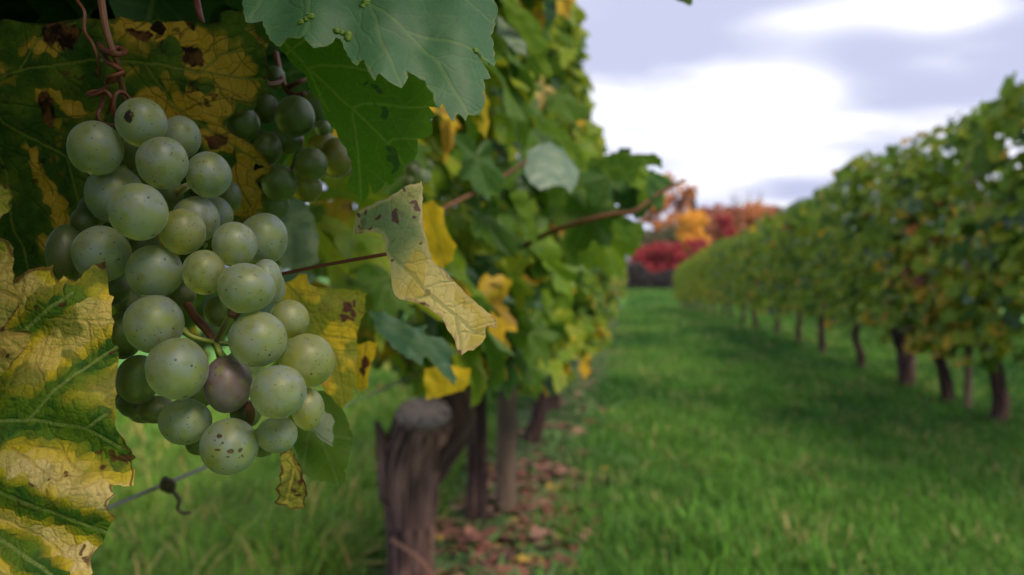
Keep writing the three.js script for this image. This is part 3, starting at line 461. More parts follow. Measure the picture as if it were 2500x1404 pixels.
tracedLeaf(firstVine, { seed: 52, d: 0.212, centre: [1195, 138], tilt: [0.3, -0.5, 0.3], label: 'folded yellow-green tooth beside the blue-green leaf', cell: 0.003, trans: 0.45, outline: [[1168, 114], [1186, 118], [1200, 128], [1206, 148], [1208, 163], [1198, 158], [1190, 142], [1178, 128]], veins: [[[1168, 114], [1208, 162]]], colour: (p) => mix3([0.14, 0.22, 0.03], [0.2, 0.26, 0.05], p.vein) });
// 5. the bright underlying leaf
tracedLeaf(firstVine, { seed: 61, d: 0.243, centre: [900, 270], tilt: [0.15, 0.45, 0], label: 'green leaf with raised yellow veins hanging under the blue-green one', cell: 0.0042, puff: 0.3, ridge: true, wave: 0.0015, trans: 0.55, coat: 0.15, rough: 0.0002, bulge: 0.1, bump: 0.0003,
  outline: [[634, 30], [660, 80], [696, 133], [744, 180], [780, 247], [819, 318], [845, 362], [858, 392], [866, 424], [852, 440], [850, 452], [853, 464], [862, 470], [875, 477], [883, 495], [893, 488], [901, 477], [903, 462], [902, 446], [908, 458], [910, 470], [918, 472], [926, 467], [936, 456], [943, 442], [948, 450], [956, 451], [964, 444], [969, 432], [980, 420], [987, 404], [1002, 396], [1014, 382], [1018, 360], [1017, 338], [1040, 336], [1053, 328], [1054, 308], [1049, 291], [1055, 288], [1063, 283], [1054, 272], [1045, 261], [1058, 262], [1072, 264], [1062, 246], [1053, 230], [1052, 212], [1040, 194], [1034, 176], [1000, 90], [860, 10], [700, -20]],
  veins: [[[650, 60], [751, 166], [805, 217], [859, 265], [905, 308], [947, 349], [985, 402]], [[751, 166], [790, 158], [845, 162], [900, 172], [1000, 180]], [[859, 265], [862, 300], [868, 327], [876, 390], [884, 488]], [[859, 265], [890, 254], [930, 253], [990, 262], [1040, 262]], [[947, 349], [960, 340], [990, 338], [1016, 340]], [[751, 166], [765, 200], [800, 270]], [[696, 133], [740, 100], [790, 40]]], step: 0.0055, side: 0.016,
  z: (x, y) => 2.2 * x * x - 1.5 * y * y,
  colour: (p) => { let c = mix3([0.08, 0.19, 0.008], [0.1, 0.22, 0.01], p.n(160, 3, 3)); c = mix3(c, [0.2, 0.3, 0.035], 0.6 * Math.max(p.vein, p.side * 0.3)); c = mix3(c, [0.05, 0.11, 0.016], 0.3 * p.fine); c = mix3(c, [0.03, 0.07, 0.02], 0.75 * p.spot); return c.map((v) => v * (0.9 + 0.2 * p.n(1900, 2, 2))); },
  spots: [[915, 205, 11], [930, 212, 8], [930, 268, 15], [936, 282, 11], [955, 380, 15], [960, 398, 14], [962, 415, 8], [893, 208, 6], [952, 360, 9]] });
// 6. twisted two-coloured leaf on a red stalk
const twisted = tracedLeaf(firstVine, { seed: 71, d: 0.25, centre: [1010, 650], tilt: [-0.3, 0.35, 0], label: 'narrow twisted leaf, green above and cream below, with red tips, on a thin red stalk', cell: 0.0034, trans: 0.3, coat: 0.3, grid: 0.0014, wave: 0.002, puff: 0.5, bulge: 0.03,
  outline: [[1026, 446], [1020, 455], [1004, 462], [982, 470], [960, 487], [937, 502], [900, 514], [868, 524], [866, 545], [865, 568], [882, 570], [901, 571], [916, 574], [928, 580], [938, 598], [943, 618], [950, 632], [956, 646], [960, 672], [966, 700], [972, 712], [983, 722], [1000, 727], [1014, 731], [1030, 737], [1046, 745], [1066, 760], [1081, 771], [1090, 785], [1098, 801], [1108, 812], [1117, 826], [1122, 840], [1127, 852], [1134, 862], [1142, 857], [1149, 851], [1160, 852], [1168, 846], [1178, 836], [1183, 824], [1180, 812], [1180, 802], [1190, 803], [1202, 809], [1203, 798], [1199, 790], [1178, 770], [1157, 752], [1142, 738], [1125, 724], [1106, 704], [1089, 688], [1066, 666], [1046, 645], [1037, 622], [1031, 600], [1022, 578], [1018, 555], [1019, 530], [1021, 508], [1024, 480]],
  veins: [[[946, 620], [975, 580], [1000, 530], [1022, 460]], [[946, 620], [990, 660], [1050, 720], [1110, 770], [1160, 815], [1198, 802]], [[975, 580], [940, 540], [870, 545]], [[1110, 770], [1130, 830], [1136, 858]], [[1050, 720], [1020, 728]]], step: 0.005, side: 0.014,
  bump: 0.0004, z: (x, y) => 0.006 * Math.sin((x * 0.62 + y * 0.78) * 120 + 0.4) + 9 * (x * 0.8 + y * 0.6) * Math.abs(x * 0.8 + y * 0.6) * 0.6,
  colour: (p) => { const low = ss(0.012, -0.012, p.y + 0.004 * (p.n(150, 2, 4) - 0.5) * 3 - 0.25 * (p.x + 0.01)), up = ss(0.013, 0.021, p.y + 0.012 * (p.n(110, 3, 24) - 0.5)); let c = mix3([0.14, 0.2, 0.1], [0.2, 0.26, 0.12], p.n(200, 3, 3)); c = mix3(c, [0.32, 0.32, 0.08], up * 0.85); c = mix3(c, [0.72, 0.57, 0.24], low * 0.92); c = mix3(c, [0.52, 0.36, 0.03], ss(0.56, 0.64, p.n(130, 2, 31)) * Math.max(up, 0.55)); c = mix3(c, [0.25, 0.26, 0.12], 0.5 * Math.max(p.vein, 0.7 * p.side)); c = mix3(c, mix3([0.09, 0.13, 0.06], [0.34, 0.22, 0.08], low), 0.4 * p.fine); c = mix3(c, [0.6, 0.45, 0.25], 0.5 * ss(0.0014, 0.0004, p.de)); c = mix3(c, [0.3, 0.12, 0.07], 0.5 * ss(0.0005, 0.0001, p.de) * ss(0.4, 0.55, p.n(160, 2, 63))); return mix3(c, [0.1, 0.03, 0.04], Math.max(0.9 * p.spot, speck(p, 0.4))); },
  spots: [[1024, 450, 7], [985, 486, 6], [1002, 517, 9], [955, 546, 9], [920, 545, 5], [960, 535, 5], [870, 530, 5], [905, 566, 5], [1133, 858, 8], [1046, 745, 5], [1020, 610, 6], [952, 640, 5], [870, 552, 5], [890, 525, 5], [1000, 545, 6]] });
twisted.updateWorldMatrix(true, false);
part('petiole', tube([[688, 669, 0.255], [800, 646, 0.2535], [944, 620]].map(([x, y, d]) => d ? twisted.worldToLocal(at(x, y, d)) : twisted.userData.place(x, y)), [0.00062, 0.0006, 0.00065], 20, 8), redCane, twisted);
// 7. yellow leaves behind the bunch's right side
const yellowColour = (green, br) => (p) => { let c = mix3([0.62, 0.42, 0.012], [0.74, 0.52, 0.03], p.n(120, 3, 3)); c = mix3(c, [0.2, 0.24, 0.015], green * ss(0.5, 0.64, p.n(70, 3, 13) + 0.12 * ss(0.006, 0, p.dm))); c = mix3(c, [0.28, 0.26, 0.03], 0.6 * Math.max(p.vein, 0.5 * p.side)); c = mix3(c, [0.38, 0.24, 0.02], 0.4 * p.fine); return mix3(c, BROWN, Math.max(p.spot, br * ss(0.62, 0.7, p.n(150, 3, 23)))); };
tracedLeaf(firstVine, { seed: 81, d: 0.315, centre: [800, 840], tilt: [-0.1, 0.35, 0], label: 'bright yellow leaf with green middle behind the right side of the grapes', cell: 0.004, trans: 0.45, bump: 0.001,
  outline: [[690, 690], [715, 683], [731, 668], [749, 669], [756, 694], [798, 703], [835, 704], [874, 707], [896, 716], [892, 761], [879, 792], [872, 824], [876, 869], [868, 936], [865, 967], [834, 1001], [802, 976], [762, 913], [700, 830], [660, 760]],
  veins: [[[700, 690], [760, 770], [820, 870], [840, 990]], [[760, 770], [830, 740], [885, 715]], [[790, 820], [870, 830]]], colour: yellowColour(0.95, 0.2), spots: [[845, 748, 14], [858, 762, 11], [842, 775, 9], [868, 738, 8], [858, 780, 8]] });
tracedLeaf(firstVine, { seed: 82, d: 0.36, centre: [890, 890], tilt: [0, -0.5, 0.1], label: 'narrow orange-yellow leaf with brown patches beside the bright yellow leaf', cell: 0.004, outline: [[868, 840], [900, 832], [921, 836], [916, 870], [906, 900], [903, 945], [880, 960], [862, 940]], veins: [[[895, 835], [885, 955]]], colour: yellowColour(0.1, 0.9), spots: [[895, 885, 12], [890, 900, 9]] });
// 8. other leaves of the near vine that the photograph lets one tell apart
const greenColour = (a, b, v = [0.14, 0.2, 0.06]) => (p) => { let c = mix3(a, b, ss(0.35, 0.65, p.n(110, 3, 3))); c = mix3(c, v, 0.6 * Math.max(p.vein, p.side * 0.5)); return mix3(c, [0.09, 0.05, 0.02], speck(p, 0.3)); };
const more = (seed, label, d, centre, tilt, outline, veins, colour, x = {}) => tracedLeaf(firstVine, { seed, label, d, centre, tilt, outline, veins, colour, cell: 0.005, res: 0.5, grid: 0.003, wave: 0.006, trans: 0.4, rough: 0.0008, ...x });
more(91, 'dry curled leaf with a brown edge hanging below the grapes', 0.262, [708, 1175], [0.2, 0.4, 0], [[684, 1106], [700, 1094], [711, 1088], [720, 1106], [728, 1127], [738, 1150], [743, 1172], [750, 1205], [746, 1238], [730, 1246], [711, 1252], [698, 1240], [681, 1236], [668, 1225], [681, 1210], [676, 1200], [670, 1190], [684, 1178], [680, 1160], [684, 1140]], [[[700, 1095], [720, 1140], [735, 1172]], [[720, 1140], [700, 1230]]], (p) => { let c = mix3([0.16, 0.17, 0.03], [0.34, 0.3, 0.05], ss(0.4, 0.6, p.n(140, 3, 3))); c = mix3(c, [0.4, 0.3, 0.06], p.vein); c = mix3(c, [0.12, 0.09, 0.02], 0.6 * p.fine); return mix3(c, BROWN, Math.max(p.spot, 0.9 * ss(0.001, 0.0003, p.de))); }, { cell: 0.0036, res: 0.9, grid: 0.0014, z: (x) => 60 * x * x, trans: 0.3, spots: [[735, 1168, 8], [718, 1192, 6], [725, 1206, 6], [712, 1100, 5]] });
more(92, 'green toothed leaf below the right side of the grapes', 0.3, [790, 1080], [0, 0.35, 0], [[700, 1000], [724, 1105], [732, 1146], [758, 1165], [783, 1176], [810, 1178], [829, 1188], [842, 1171], [839, 1146], [852, 1110], [862, 1074], [852, 1045], [845, 1018], [820, 985], [793, 956], [740, 965]], [[[740, 960], [780, 1060], [826, 1184]], [[780, 1060], [855, 1070]], [[760, 1010], [740, 1140]]], greenColour([0.06, 0.13, 0.012], [0.08, 0.15, 0.014]), { trans: 0.45 });
more(93, 'folded whitish leaf edge below the right side of the grapes', 0.285, [795, 1040], [0.2, -0.3, 0], [[760, 1048], [770, 1015], [793, 996], [810, 1010], [819, 1028], [821, 1060], [818, 1086], [800, 1074], [780, 1062]], [[[765, 1045], [818, 1080]]], greenColour([0.34, 0.38, 0.26], [0.42, 0.45, 0.33]));
more(94, 'pale mottled leaf behind the right shoulder of the bunch', 0.4, [730, 570], [0, 0.3, 0], [[690, 500], [715, 484], [745, 489], [768, 528], [780, 580], [779, 640], [750, 655], [690, 660], [665, 600]], [[[700, 490], [730, 570], [760, 650]]], greenColour([0.11, 0.17, 0.1], [0.2, 0.25, 0.14]));
more(95, 'yellow two-lobed leaf behind the upper part of the twisted leaf', 0.5, [1070, 575], [0, -0.2, 0], [[1022, 500], [1058, 488], [1086, 510], [1094, 566], [1116, 600], [1106, 636], [1080, 656], [1040, 650], [1026, 600]], [[[1040, 495], [1070, 580], [1085, 650]]], yellowColour(0.2, 0.25));
more(96, 'deeply lobed blue-green leaf under the twisted leaf', 0.52, [1010, 850], [-0.3, 0.1, 0], [[897, 761], [937, 761], [982, 779], [1009, 801], [1045, 792], [1036, 815], [1081, 824], [1116, 860], [1099, 873], [1116, 927], [1108, 943], [1081, 918], [1054, 887], [1036, 869], [1031, 896], [991, 873], [960, 851], [919, 810]], [[[900, 765], [1000, 830], [1110, 935]], [[1000, 830], [1110, 862]], [[960, 800], [1040, 795]]], greenColour([0.05, 0.125, 0.07], [0.07, 0.15, 0.085]));
more(97, 'orange-yellow leaf hanging just above the sawn-off stump', 0.62, [1095, 930], [0.1, -0.2, 0], [[1036, 900], [1060, 895], [1100, 890], [1150, 900], [1146, 938], [1130, 955], [1099, 962], [1070, 972], [1040, 978], [1034, 940]], [[[1090, 890], [1085, 970]], [[1090, 900], [1140, 940]]], yellowColour(0.25, 0.1));
more(98, 'large pale blue-green leaf catching the sky light, high in the middle of the row', 0.95, [1350, 405], [-0.55, 0.25, 0.1], [[1290, 366], [1315, 352], [1340, 342], [1379, 367], [1400, 392], [1417, 414], [1414, 432], [1409, 449], [1394, 472], [1380, 458], [1369, 454], [1345, 456], [1320, 463], [1306, 452], [1295, 444], [1284, 424], [1281, 405]], [[[1325, 348], [1350, 400], [1392, 468]], [[1335, 370], [1290, 410]], [[1340, 375], [1412, 420]]], greenColour([0.075, 0.15, 0.1], [0.09, 0.17, 0.11]), { coat: 1, coatRough: 0.45, trans: 0.2, wave: 0.002, z: (x, y) => -2.5 * x * x });
more(99, 'long bright green folded leaf lit from behind above the pale blue-green leaf', 0.98, [1385, 360], [0.3, 0.6, 0.3], [[1298, 300], [1340, 296], [1385, 318], [1420, 362], [1442, 418], [1434, 446], [1418, 436], [1408, 396], [1370, 350], [1325, 325]], [[[1300, 302], [1380, 335], [1435, 440]]], greenColour([0.12, 0.23, 0.02], [0.15, 0.26, 0.02]), { trans: 0.55 });
more(100, 'long narrow bright green leaf hanging in the middle of the row', 0.9, [1280, 530], [0.2, 0.6, 0], [[1240, 475], [1262, 462], [1288, 464], [1302, 515], [1314, 565], [1312, 602], [1296, 588], [1268, 530]], [[[1265, 465], [1300, 590]]], greenColour([0.12, 0.22, 0.02], [0.14, 0.24, 0.02]), { trans: 0.55 });
more(103, 'long bright green leaf under the top edge of the view beside the blue-green leaf', 0.7, [1290, 70], [0.3, 0.5, 0.4], [[1215, -10], [1250, -6], [1290, 26], [1318, 52], [1330, 100], [1352, 180], [1336, 190], [1310, 150], [1280, 100], [1240, 50]], [[[1220, -5], [1290, 60], [1345, 185]]], greenColour([0.13, 0.24, 0.02], [0.16, 0.26, 0.02]), { trans: 0.55 });
more(104, 'pale leaf with a drooping tip beside the right end of the blue-green leaf', 0.7, [1250, 90], [-0.4, 0.2, 0.3], [[1208, 30], [1225, 42], [1260, 72], [1285, 108], [1290, 146], [1276, 130], [1262, 132], [1246, 118], [1228, 96], [1212, 80]], [[[1212, 35], [1285, 140]]], greenColour([0.1, 0.17, 0.1], [0.13, 0.2, 0.12]), { coat: 0.6 });
more(106, 'narrow cream-yellow leaf hanging below the right end of the blue-green leaf', 0.75, [1180, 270], [0, 0.4, 0], [[1160, 205], [1180, 215], [1194, 250], [1196, 300], [1186, 340], [1168, 318], [1150, 290], [1145, 250]], [[[1165, 210], [1180, 335]]], yellowColour(0.2, 0.1), { trans: 0.4 });
// the shoot that sticks out of the row against the sky
more(101, 'bright green leaf on the shoot that sticks out against the sky', 0.9, [1530, 410], [0.5, 0.1, 0], [[1449, 398], [1480, 380], [1514, 370], [1560, 376], [1600, 374], [1616, 388], [1620, 416], [1596, 404], [1562, 408], [1555, 430], [1548, 452], [1520, 440], [1496, 448], [1470, 420]], [[[1455, 400], [1540, 395], [1616, 400]], [[1500, 395], [1545, 445]]], greenColour([0.09, 0.18, 0.02], [0.12, 0.21, 0.025]), { trans: 0.5 });
more(102, 'hanging green leaf at the lower side of the shoot against the sky', 0.92, [1530, 570], [0.2, 0.2, 0], [[1494, 540], [1530, 530], [1569, 544], [1574, 566], [1566, 590], [1545, 600], [1520, 585], [1500, 566]], [[[1540, 535], [1545, 598]]], greenColour([0.09, 0.19, 0.02], [0.11, 0.2, 0.02]), { trans: 0.5 });
more(105, 'toothed green leaf at the far end of the shoot against the sky', 0.91, [1612, 455], [0.1, 0.3, 0], [[1578, 430], [1600, 420], [1625, 432], [1650, 446], [1640, 462], [1618, 470], [1622, 500], [1608, 520], [1592, 500], [1576, 470]], [[[1640, 448], [1590, 470]]], greenColour([0.05, 0.12, 0.03], [0.07, 0.15, 0.04]));
more(107, 'tip of a dark green leaf hanging from the top edge against the sky', 0.5, [1665, -5], [0.3, 0, 0], [[1620, -40], [1640, -10], [1652, 2], [1668, 6], [1688, 13], [1692, -10], [1680, -50]], [[[1650, -40], [1680, 5]]], greenColour([0.06, 0.13, 0.03], [0.08, 0.15, 0.03]));
[[1490, 470, 0.97, 0.075, 'deep', 0.5], [1440, 560, 1.0, 0.08, 'green', -0.4], [1555, 500, 0.96, 0.06, 'deep', 0.2], [1475, 620, 1.05, 0.08, 'light', 0.3], [1420, 480, 1.05, 0.09, 'green', 0], [1585, 480, 0.94, 0.05, 'light', -0.3]].forEach(([px, py, d, size, kind, turn], i) => { const l = part('leaf', NEAR_SHAPES[i + 2], LEAF[kind], firstVine); l.position.copy(at(px, py - 40, d)).sub(firstVine.position); l.rotation.set(-0.25 + 0.2 * i % 0.5, 0.3 * (i % 3) - 0.2, turn); l.scale.setScalar(size); });
part('shoot', tube(pt([[1280, 600, 1.05], [1360, 560, 0.98], [1449, 534, 0.93], [1500, 522, 0.92], [1545, 518, 0.91], [1600, 478, 0.91], [1672, 438, 0.91]]).map((p) => p.sub(firstVine.position)), [0.004, 0.0035, 0.0035, 0.003, 0.0018], 30, 8), caneMat, firstVine);
part('shoot', tube(pt([[1020, 540, 0.9], [1120, 490, 0.95], [1200, 450, 0.98], [1290, 390, 1.0]]).map((p) => p.sub(firstVine.position)), [0.0035, 0.003, 0.003, 0.002], 24, 8), caneMat, firstVine);
// stalks and tendrils over the bunch
const rel = (l, d) => pt(l, d).map((p) => p.sub(firstVine.position));
part('shoot', tube(rel([[470, -60, 0.27], [480, 0, 0.265], [488, 40, 0.262], [500, 80, 0.275]], 0.27), [0.0012, 0.0011, 0.001], 20, 10), redCane, firstVine);
const tendrilMat = new THREE.MeshStandardMaterial({ ...texture(64, 128, (u, v) => { const n = fbm(u * 6, v * 30, 3, 3); return [0.05 + 0.1 * n, 0.012 + 0.02 * n, 0.003 + 0.003 * n, n]; }), bumpScale: 0.0006, roughness: 0.55 });
part('tendril', tube(rel([[180, -30, 0.24], [188, 0, 0.238], [206, 30, 0.237], [206, 75, 0.236], [226, 108, 0.235], [240, 150, 0.235], [243, 190, 0.238]]), [0.0005, 0.0005, 0.00048, 0.00046, 0.0004], 40, 10, 0.08), tendrilMat, firstVine, 'thin red-brown tendril left of the thick stalk');
part('tendril', tube(rel([[243, 108, 0.243], [254, 124, 0.232], [282, 132, 0.228], [304, 128, 0.238], [292, 118, 0.246], [262, 122, 0.24], [262, 150, 0.231], [286, 165, 0.229], [300, 178, 0.238], [290, 192, 0.245], [266, 198, 0.24], [270, 188, 0.229], [304, 176, 0.231]]), [0.0009, 0.00085, 0.0008, 0.0007], 110, 10, 0.1), tendrilMat, firstVine, 'coil of tendril wound round the thick stalk');
part('tendril', tube(rel([[260, 200, 0.24], [258, 215, 0.24], [222, 226, 0.238], [214, 232, 0.234], [232, 232, 0.23], [256, 222, 0.23], [270, 236, 0.23], [268, 262, 0.232], [263, 278, 0.234]]), [0.0007, 0.00062, 0.00056, 0.0005], 70, 10, 0.1), tendrilMat, firstVine, 'hooked end of the coiled tendril');
part('tendril', tube(rel([[252, 228, 0.24], [248, 255, 0.234], [239, 284, 0.232], [250, 300, 0.233], [276, 306, 0.236], [300, 296, 0.24]]), [0.0006, 0.0006, 0.0005], 50, 10, 0.08), tendrilMat, firstVine, 'orange-brown tendril looping down to the top grape');
part('tendril', tube(rel([[284, 300, 0.234], [277, 262, 0.231], [283, 228, 0.231], [297, 224, 0.233], [312, 236, 0.235], [326, 262, 0.236]]), [0.0006, 0.0006, 0.0005], 50, 10, 0.08), tendrilMat, firstVine, 'orange-brown tendril arching over the top grape');

// ---------------------------------------------------------------- grapes
function grapeTexture(seed, o = {}) {
  const R = rng(seed), dots = []; for (let i = 0; i < (o.dots ?? 60); i++) { const y = 2 * R() - 1, a = R() * Math.PI * 2, r = Math.sqrt(1 - y * y); dots.push([r * Math.cos(a), y, r * Math.sin(a), (0.021 + 0.014 * R()) * (R() < 0.06 ? 1.9 : 1)]); }
  const scars = o.scars ?? [];
  return texture(384, 192, (u, v) => {
    const th = v * Math.PI, ph = u * 2 * Math.PI, x = -Math.cos(ph) * Math.sin(th), y = -Math.cos(th), z = Math.sin(ph) * Math.sin(th);
    const n = (f, s) => n3(x * f + 9, y * f + 9, z * f + 9, seed + s), m = n(2.2, 1) * 0.6 + n(5, 2) * 0.4, fine = n(30, 3) * 0.5 + n(70, 4) * 0.5;
    const base = o.base ?? [0.4, 0.45, 0.16], bloom = o.bloom ?? [0.38, 0.465, 0.53];
    let c = mix3(base, bloom, ss(0.2, 0.8, m + 0.2 * (fine - 0.5)) * (o.cover ?? 0.8)); c = c.map((q) => q * (0.95 + 0.1 * fine));
    const rub = ss(0.62, 0.84, n(3.1, 7) + 0.24 * (n(16, 8) - 0.5)); c = mix3(c, [0.27, 0.32, 0.09], rub * 0.5);
    const line = ss(0.035, 0.0, Math.abs(n(6, 12) - 0.5)) * ss(0.55, 0.68, n(2.6, 13)); c = mix3(c, [0.25, 0.22, 0.08], 0.6 * line);
    let h = 0.5;
    for (const d of dots) { const ex = x - d[0]; if (ex > d[3] || ex < -d[3]) continue; const q = Math.sqrt(ex * ex + (y - d[1]) ** 2 + (z - d[2]) ** 2); if (q < d[3]) { const k = ss(d[3], d[3] * 0.6, q); c = mix3(c, [0.035, 0.02, 0.02], k * 0.92); } }
    if (y < -0.9) c = mix3(c, [0.2, 0.12, 0.03], ss(0.17, 0.05, Math.hypot(x, z) + 0.05 * (fine - 0.5)) * 0.8);
    if (y < -0.98) c = mix3(c, [0.04, 0.02, 0.012], ss(0.055, 0.04, Math.hypot(x, z)));
    for (const [sx, sy, sz, r, dark, asp = 1, ang = 0] of scars) { const qx = x - sx, qy = y - sy, a = Math.cos(ang) * qx + Math.sin(ang) * qy, b = (-Math.sin(ang) * qx + Math.cos(ang) * qy) * asp, q = Math.hypot(a, b, z - sz) + (n(18, 21) - 0.5) * r * 0.7; const k = ss(r, r * 0.8, q); c = mix3(c, dark ? [0.012, 0.007, 0.005] : mix3([0.05, 0.02, 0.014], [0.27, 0.12, 0.075], ss(r * 0.85, r * 0.4, q) * n(34, 22)), k); h -= 0.4 * k; }
    return [...c, h + 0.1 * (fine - 0.5)];
  });
}
const skin = (tex, tint, trans = 0.55, bump = false) => new THREE.MeshPhysicalMaterial({ ...(bump ? tex : { map: tex.map }), bumpScale: 0.0003, color: new THREE.Color(1, 1, 1), roughness: 0.44, transmission: trans + 0.12, thickness: 0.014, attenuationColor: new THREE.Color().setRGB(0.82, 0.88, 0.34), attenuationDistance: 0.017, clearcoat: 0.55, clearcoatRoughness: 0.5, specularIntensity: 0.4, ior: 1.34, sheen: 0.5, sheenColor: new THREE.Color().setRGB(0.6, 0.75, 1), sheenRoughness: 0.5 });
const SKINS = [...Array(6)].map((_, i) => skin(grapeTexture(200 + i, { dots: 50 + 6 * i })));
const YELLOWER = [...Array(3)].map((_, i) => skin(grapeTexture(220 + i, { base: [0.45, 0.47, 0.1], bloom: [0.42, 0.47, 0.33], cover: 0.75 }), null, 0.6));
const DULL = skin(grapeTexture(250, { base: [0.3, 0.27, 0.025], bloom: [0.3, 0.3, 0.06], cover: 0.5 }), null, 0.65);
const PURPLE = skin(grapeTexture(230, { base: [0.22, 0.145, 0.12], bloom: [0.25, 0.21, 0.28], cover: 0.8 }), null, 0.35);
const ROTTEN = skin(grapeTexture(231, { dots: 70, scars: [[-0.47, 0.2, 0.86, 0.2, 1, 0.75, 0], [-0.36, 0.3, 0.88, 0.1, 0]] }));
const SCARRED = skin(grapeTexture(232, { dots: 45, cover: 0.7, scars: [[-0.32, 0.37, 0.87, 0.12, 0, 1.5, -0.5], [-0.38, -0.1, 0.92, 0.1, 0, 2.6, -0.1], [0.03, -0.17, 0.985, 0.11, 0, 1.3], [0.36, -0.16, 0.92, 0.1, 0, 1.5, 0.5], [-0.06, -0.36, 0.93, 0.07, 0, 2, 0], [0.42, -0.36, 0.83, 0.06, 0, 1.6, -0.8], [-0.55, -0.3, 0.78, 0.05, 1, 3, -0.6]] }), null, 0.55, true);
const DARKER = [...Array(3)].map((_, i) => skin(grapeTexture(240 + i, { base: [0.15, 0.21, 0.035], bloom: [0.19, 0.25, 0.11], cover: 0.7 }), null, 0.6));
const BALLS = [...Array(9)].map((_, i) => { const g = new THREE.SphereGeometry(1, 44, 30), R = rng(900 + i); if (i < 8) { g.rotateX(-0.9 + R() * 1.4); g.rotateY(R() * 6.28); g.rotateZ((R() - 0.5) * 1.0); } { const P = g.attributes.position; for (let k = 0; k < P.count; k++) { const x = P.getX(k), y = P.getY(k), z = P.getZ(k), q = 1 + 0.075 * (n3(x * 1.3 + 4, y * 1.3 + 4, z * 1.3 + 4, i) - 0.5) + 0.012 * (n3(x * 4 + 9, y * 4 + 9, z * 4 + 9, i + 40) - 0.5); P.setXYZ(k, x * q, y * q, z * q); } g.computeVertexNormals(); const N = g.attributes.normal, n0 = new Map(), key = (p, k) => [p.getX(k), p.getY(k), p.getZ(k)].map((v) => v.toFixed(4)).join(); for (let k = 0; k < P.count; k++) { const s = key(P, k), e = n0.get(s) ?? [0, 0, 0]; e[0] += N.getX(k); e[1] += N.getY(k); e[2] += N.getZ(k); n0.set(s, e); } for (let k = 0; k < P.count; k++) { const e = n0.get(key(P, k)), l = Math.sqrt(e[0] ** 2 + e[1] ** 2 + e[2] ** 2); N.setXYZ(k, e[0] / l, e[1] / l, e[2] / l); } } return g; });
const FRONT = new THREE.SphereGeometry(1, 48, 32);                    // its texture looks towards the lane
// [x, y, rx, ry, layer, skin]: as counted in the bunch, from its near side to its far side
function bunch(name, label, group, list, d0, step, anchor) {
  const g = thing(name, label, 'grape bunch', anchor, group), B = [];
  for (const [x, y, rx, ry, layer, mat, geo] of list) { const d = d0 + layer * step, k = d / F; B.push({ x, y, rx: rx * k, ry: ry * k, d, layer, mat, geo, px: rx, py: ry }); }
  const inten = (b) => Math.min(b.rx, b.ry);
  for (let it = 0; it < 120; it++) for (let i = 0; i < B.length; i++) for (let j = i + 1; j < B.length; j++) {   // berries press against each other: push them apart in depth
    const a = B[i], b = B[j], p = at(a.x, a.y, a.d), q = at(b.x, b.y, b.d), lateral = Math.hypot(p.x - q.x, p.y - q.y), need = 0.97 * (inten(a) + inten(b)); if (lateral >= need) continue;
    const gap = Math.sqrt(need * need - lateral * lateral), now = Math.abs(a.d - b.d); if (now >= gap) continue;
    const s = (a.layer < b.layer || (a.layer === b.layer && a.d <= b.d)) ? 1 : -1, m = (gap - (a.d - b.d) * -s) * 0.5; const wa = a.layer <= 0 ? 0.25 : 0.5; if (m > 0) { a.d -= s * m * wa * 0.6; b.d += s * m * (1 - wa) * 0.6; }
  }
  B.forEach((b, i) => { const k = b.d / F, m = part('grape', b.geo ?? BALLS[i % 8], b.mat, g, b.mat === PURPLE ? 'purplish brown grape in the middle of the bunch' : b.mat === ROTTEN ? 'top grape with a black rotten hole' : b.mat === SCARRED ? 'lowest grape with reddish brown scars' : null); m.position.copy(at(b.x, b.y, b.d)).sub(anchor); const c = 1 / Math.sqrt(1 + ((b.x - 1250) / F) ** 2), e = 1 / Math.sqrt(1 + ((b.y - 702) / F) ** 2); m.scale.set(b.px * k * c, b.py * k * e, (b.px * c + b.py * e) / 2 * k); if (b.geo) m.lookAt(camera.position); });
  return g;
}
const S = (i) => SKINS[i % 6], YL = (i) => YELLOWER[i % 3], D = (i) => DARKER[i % 3];
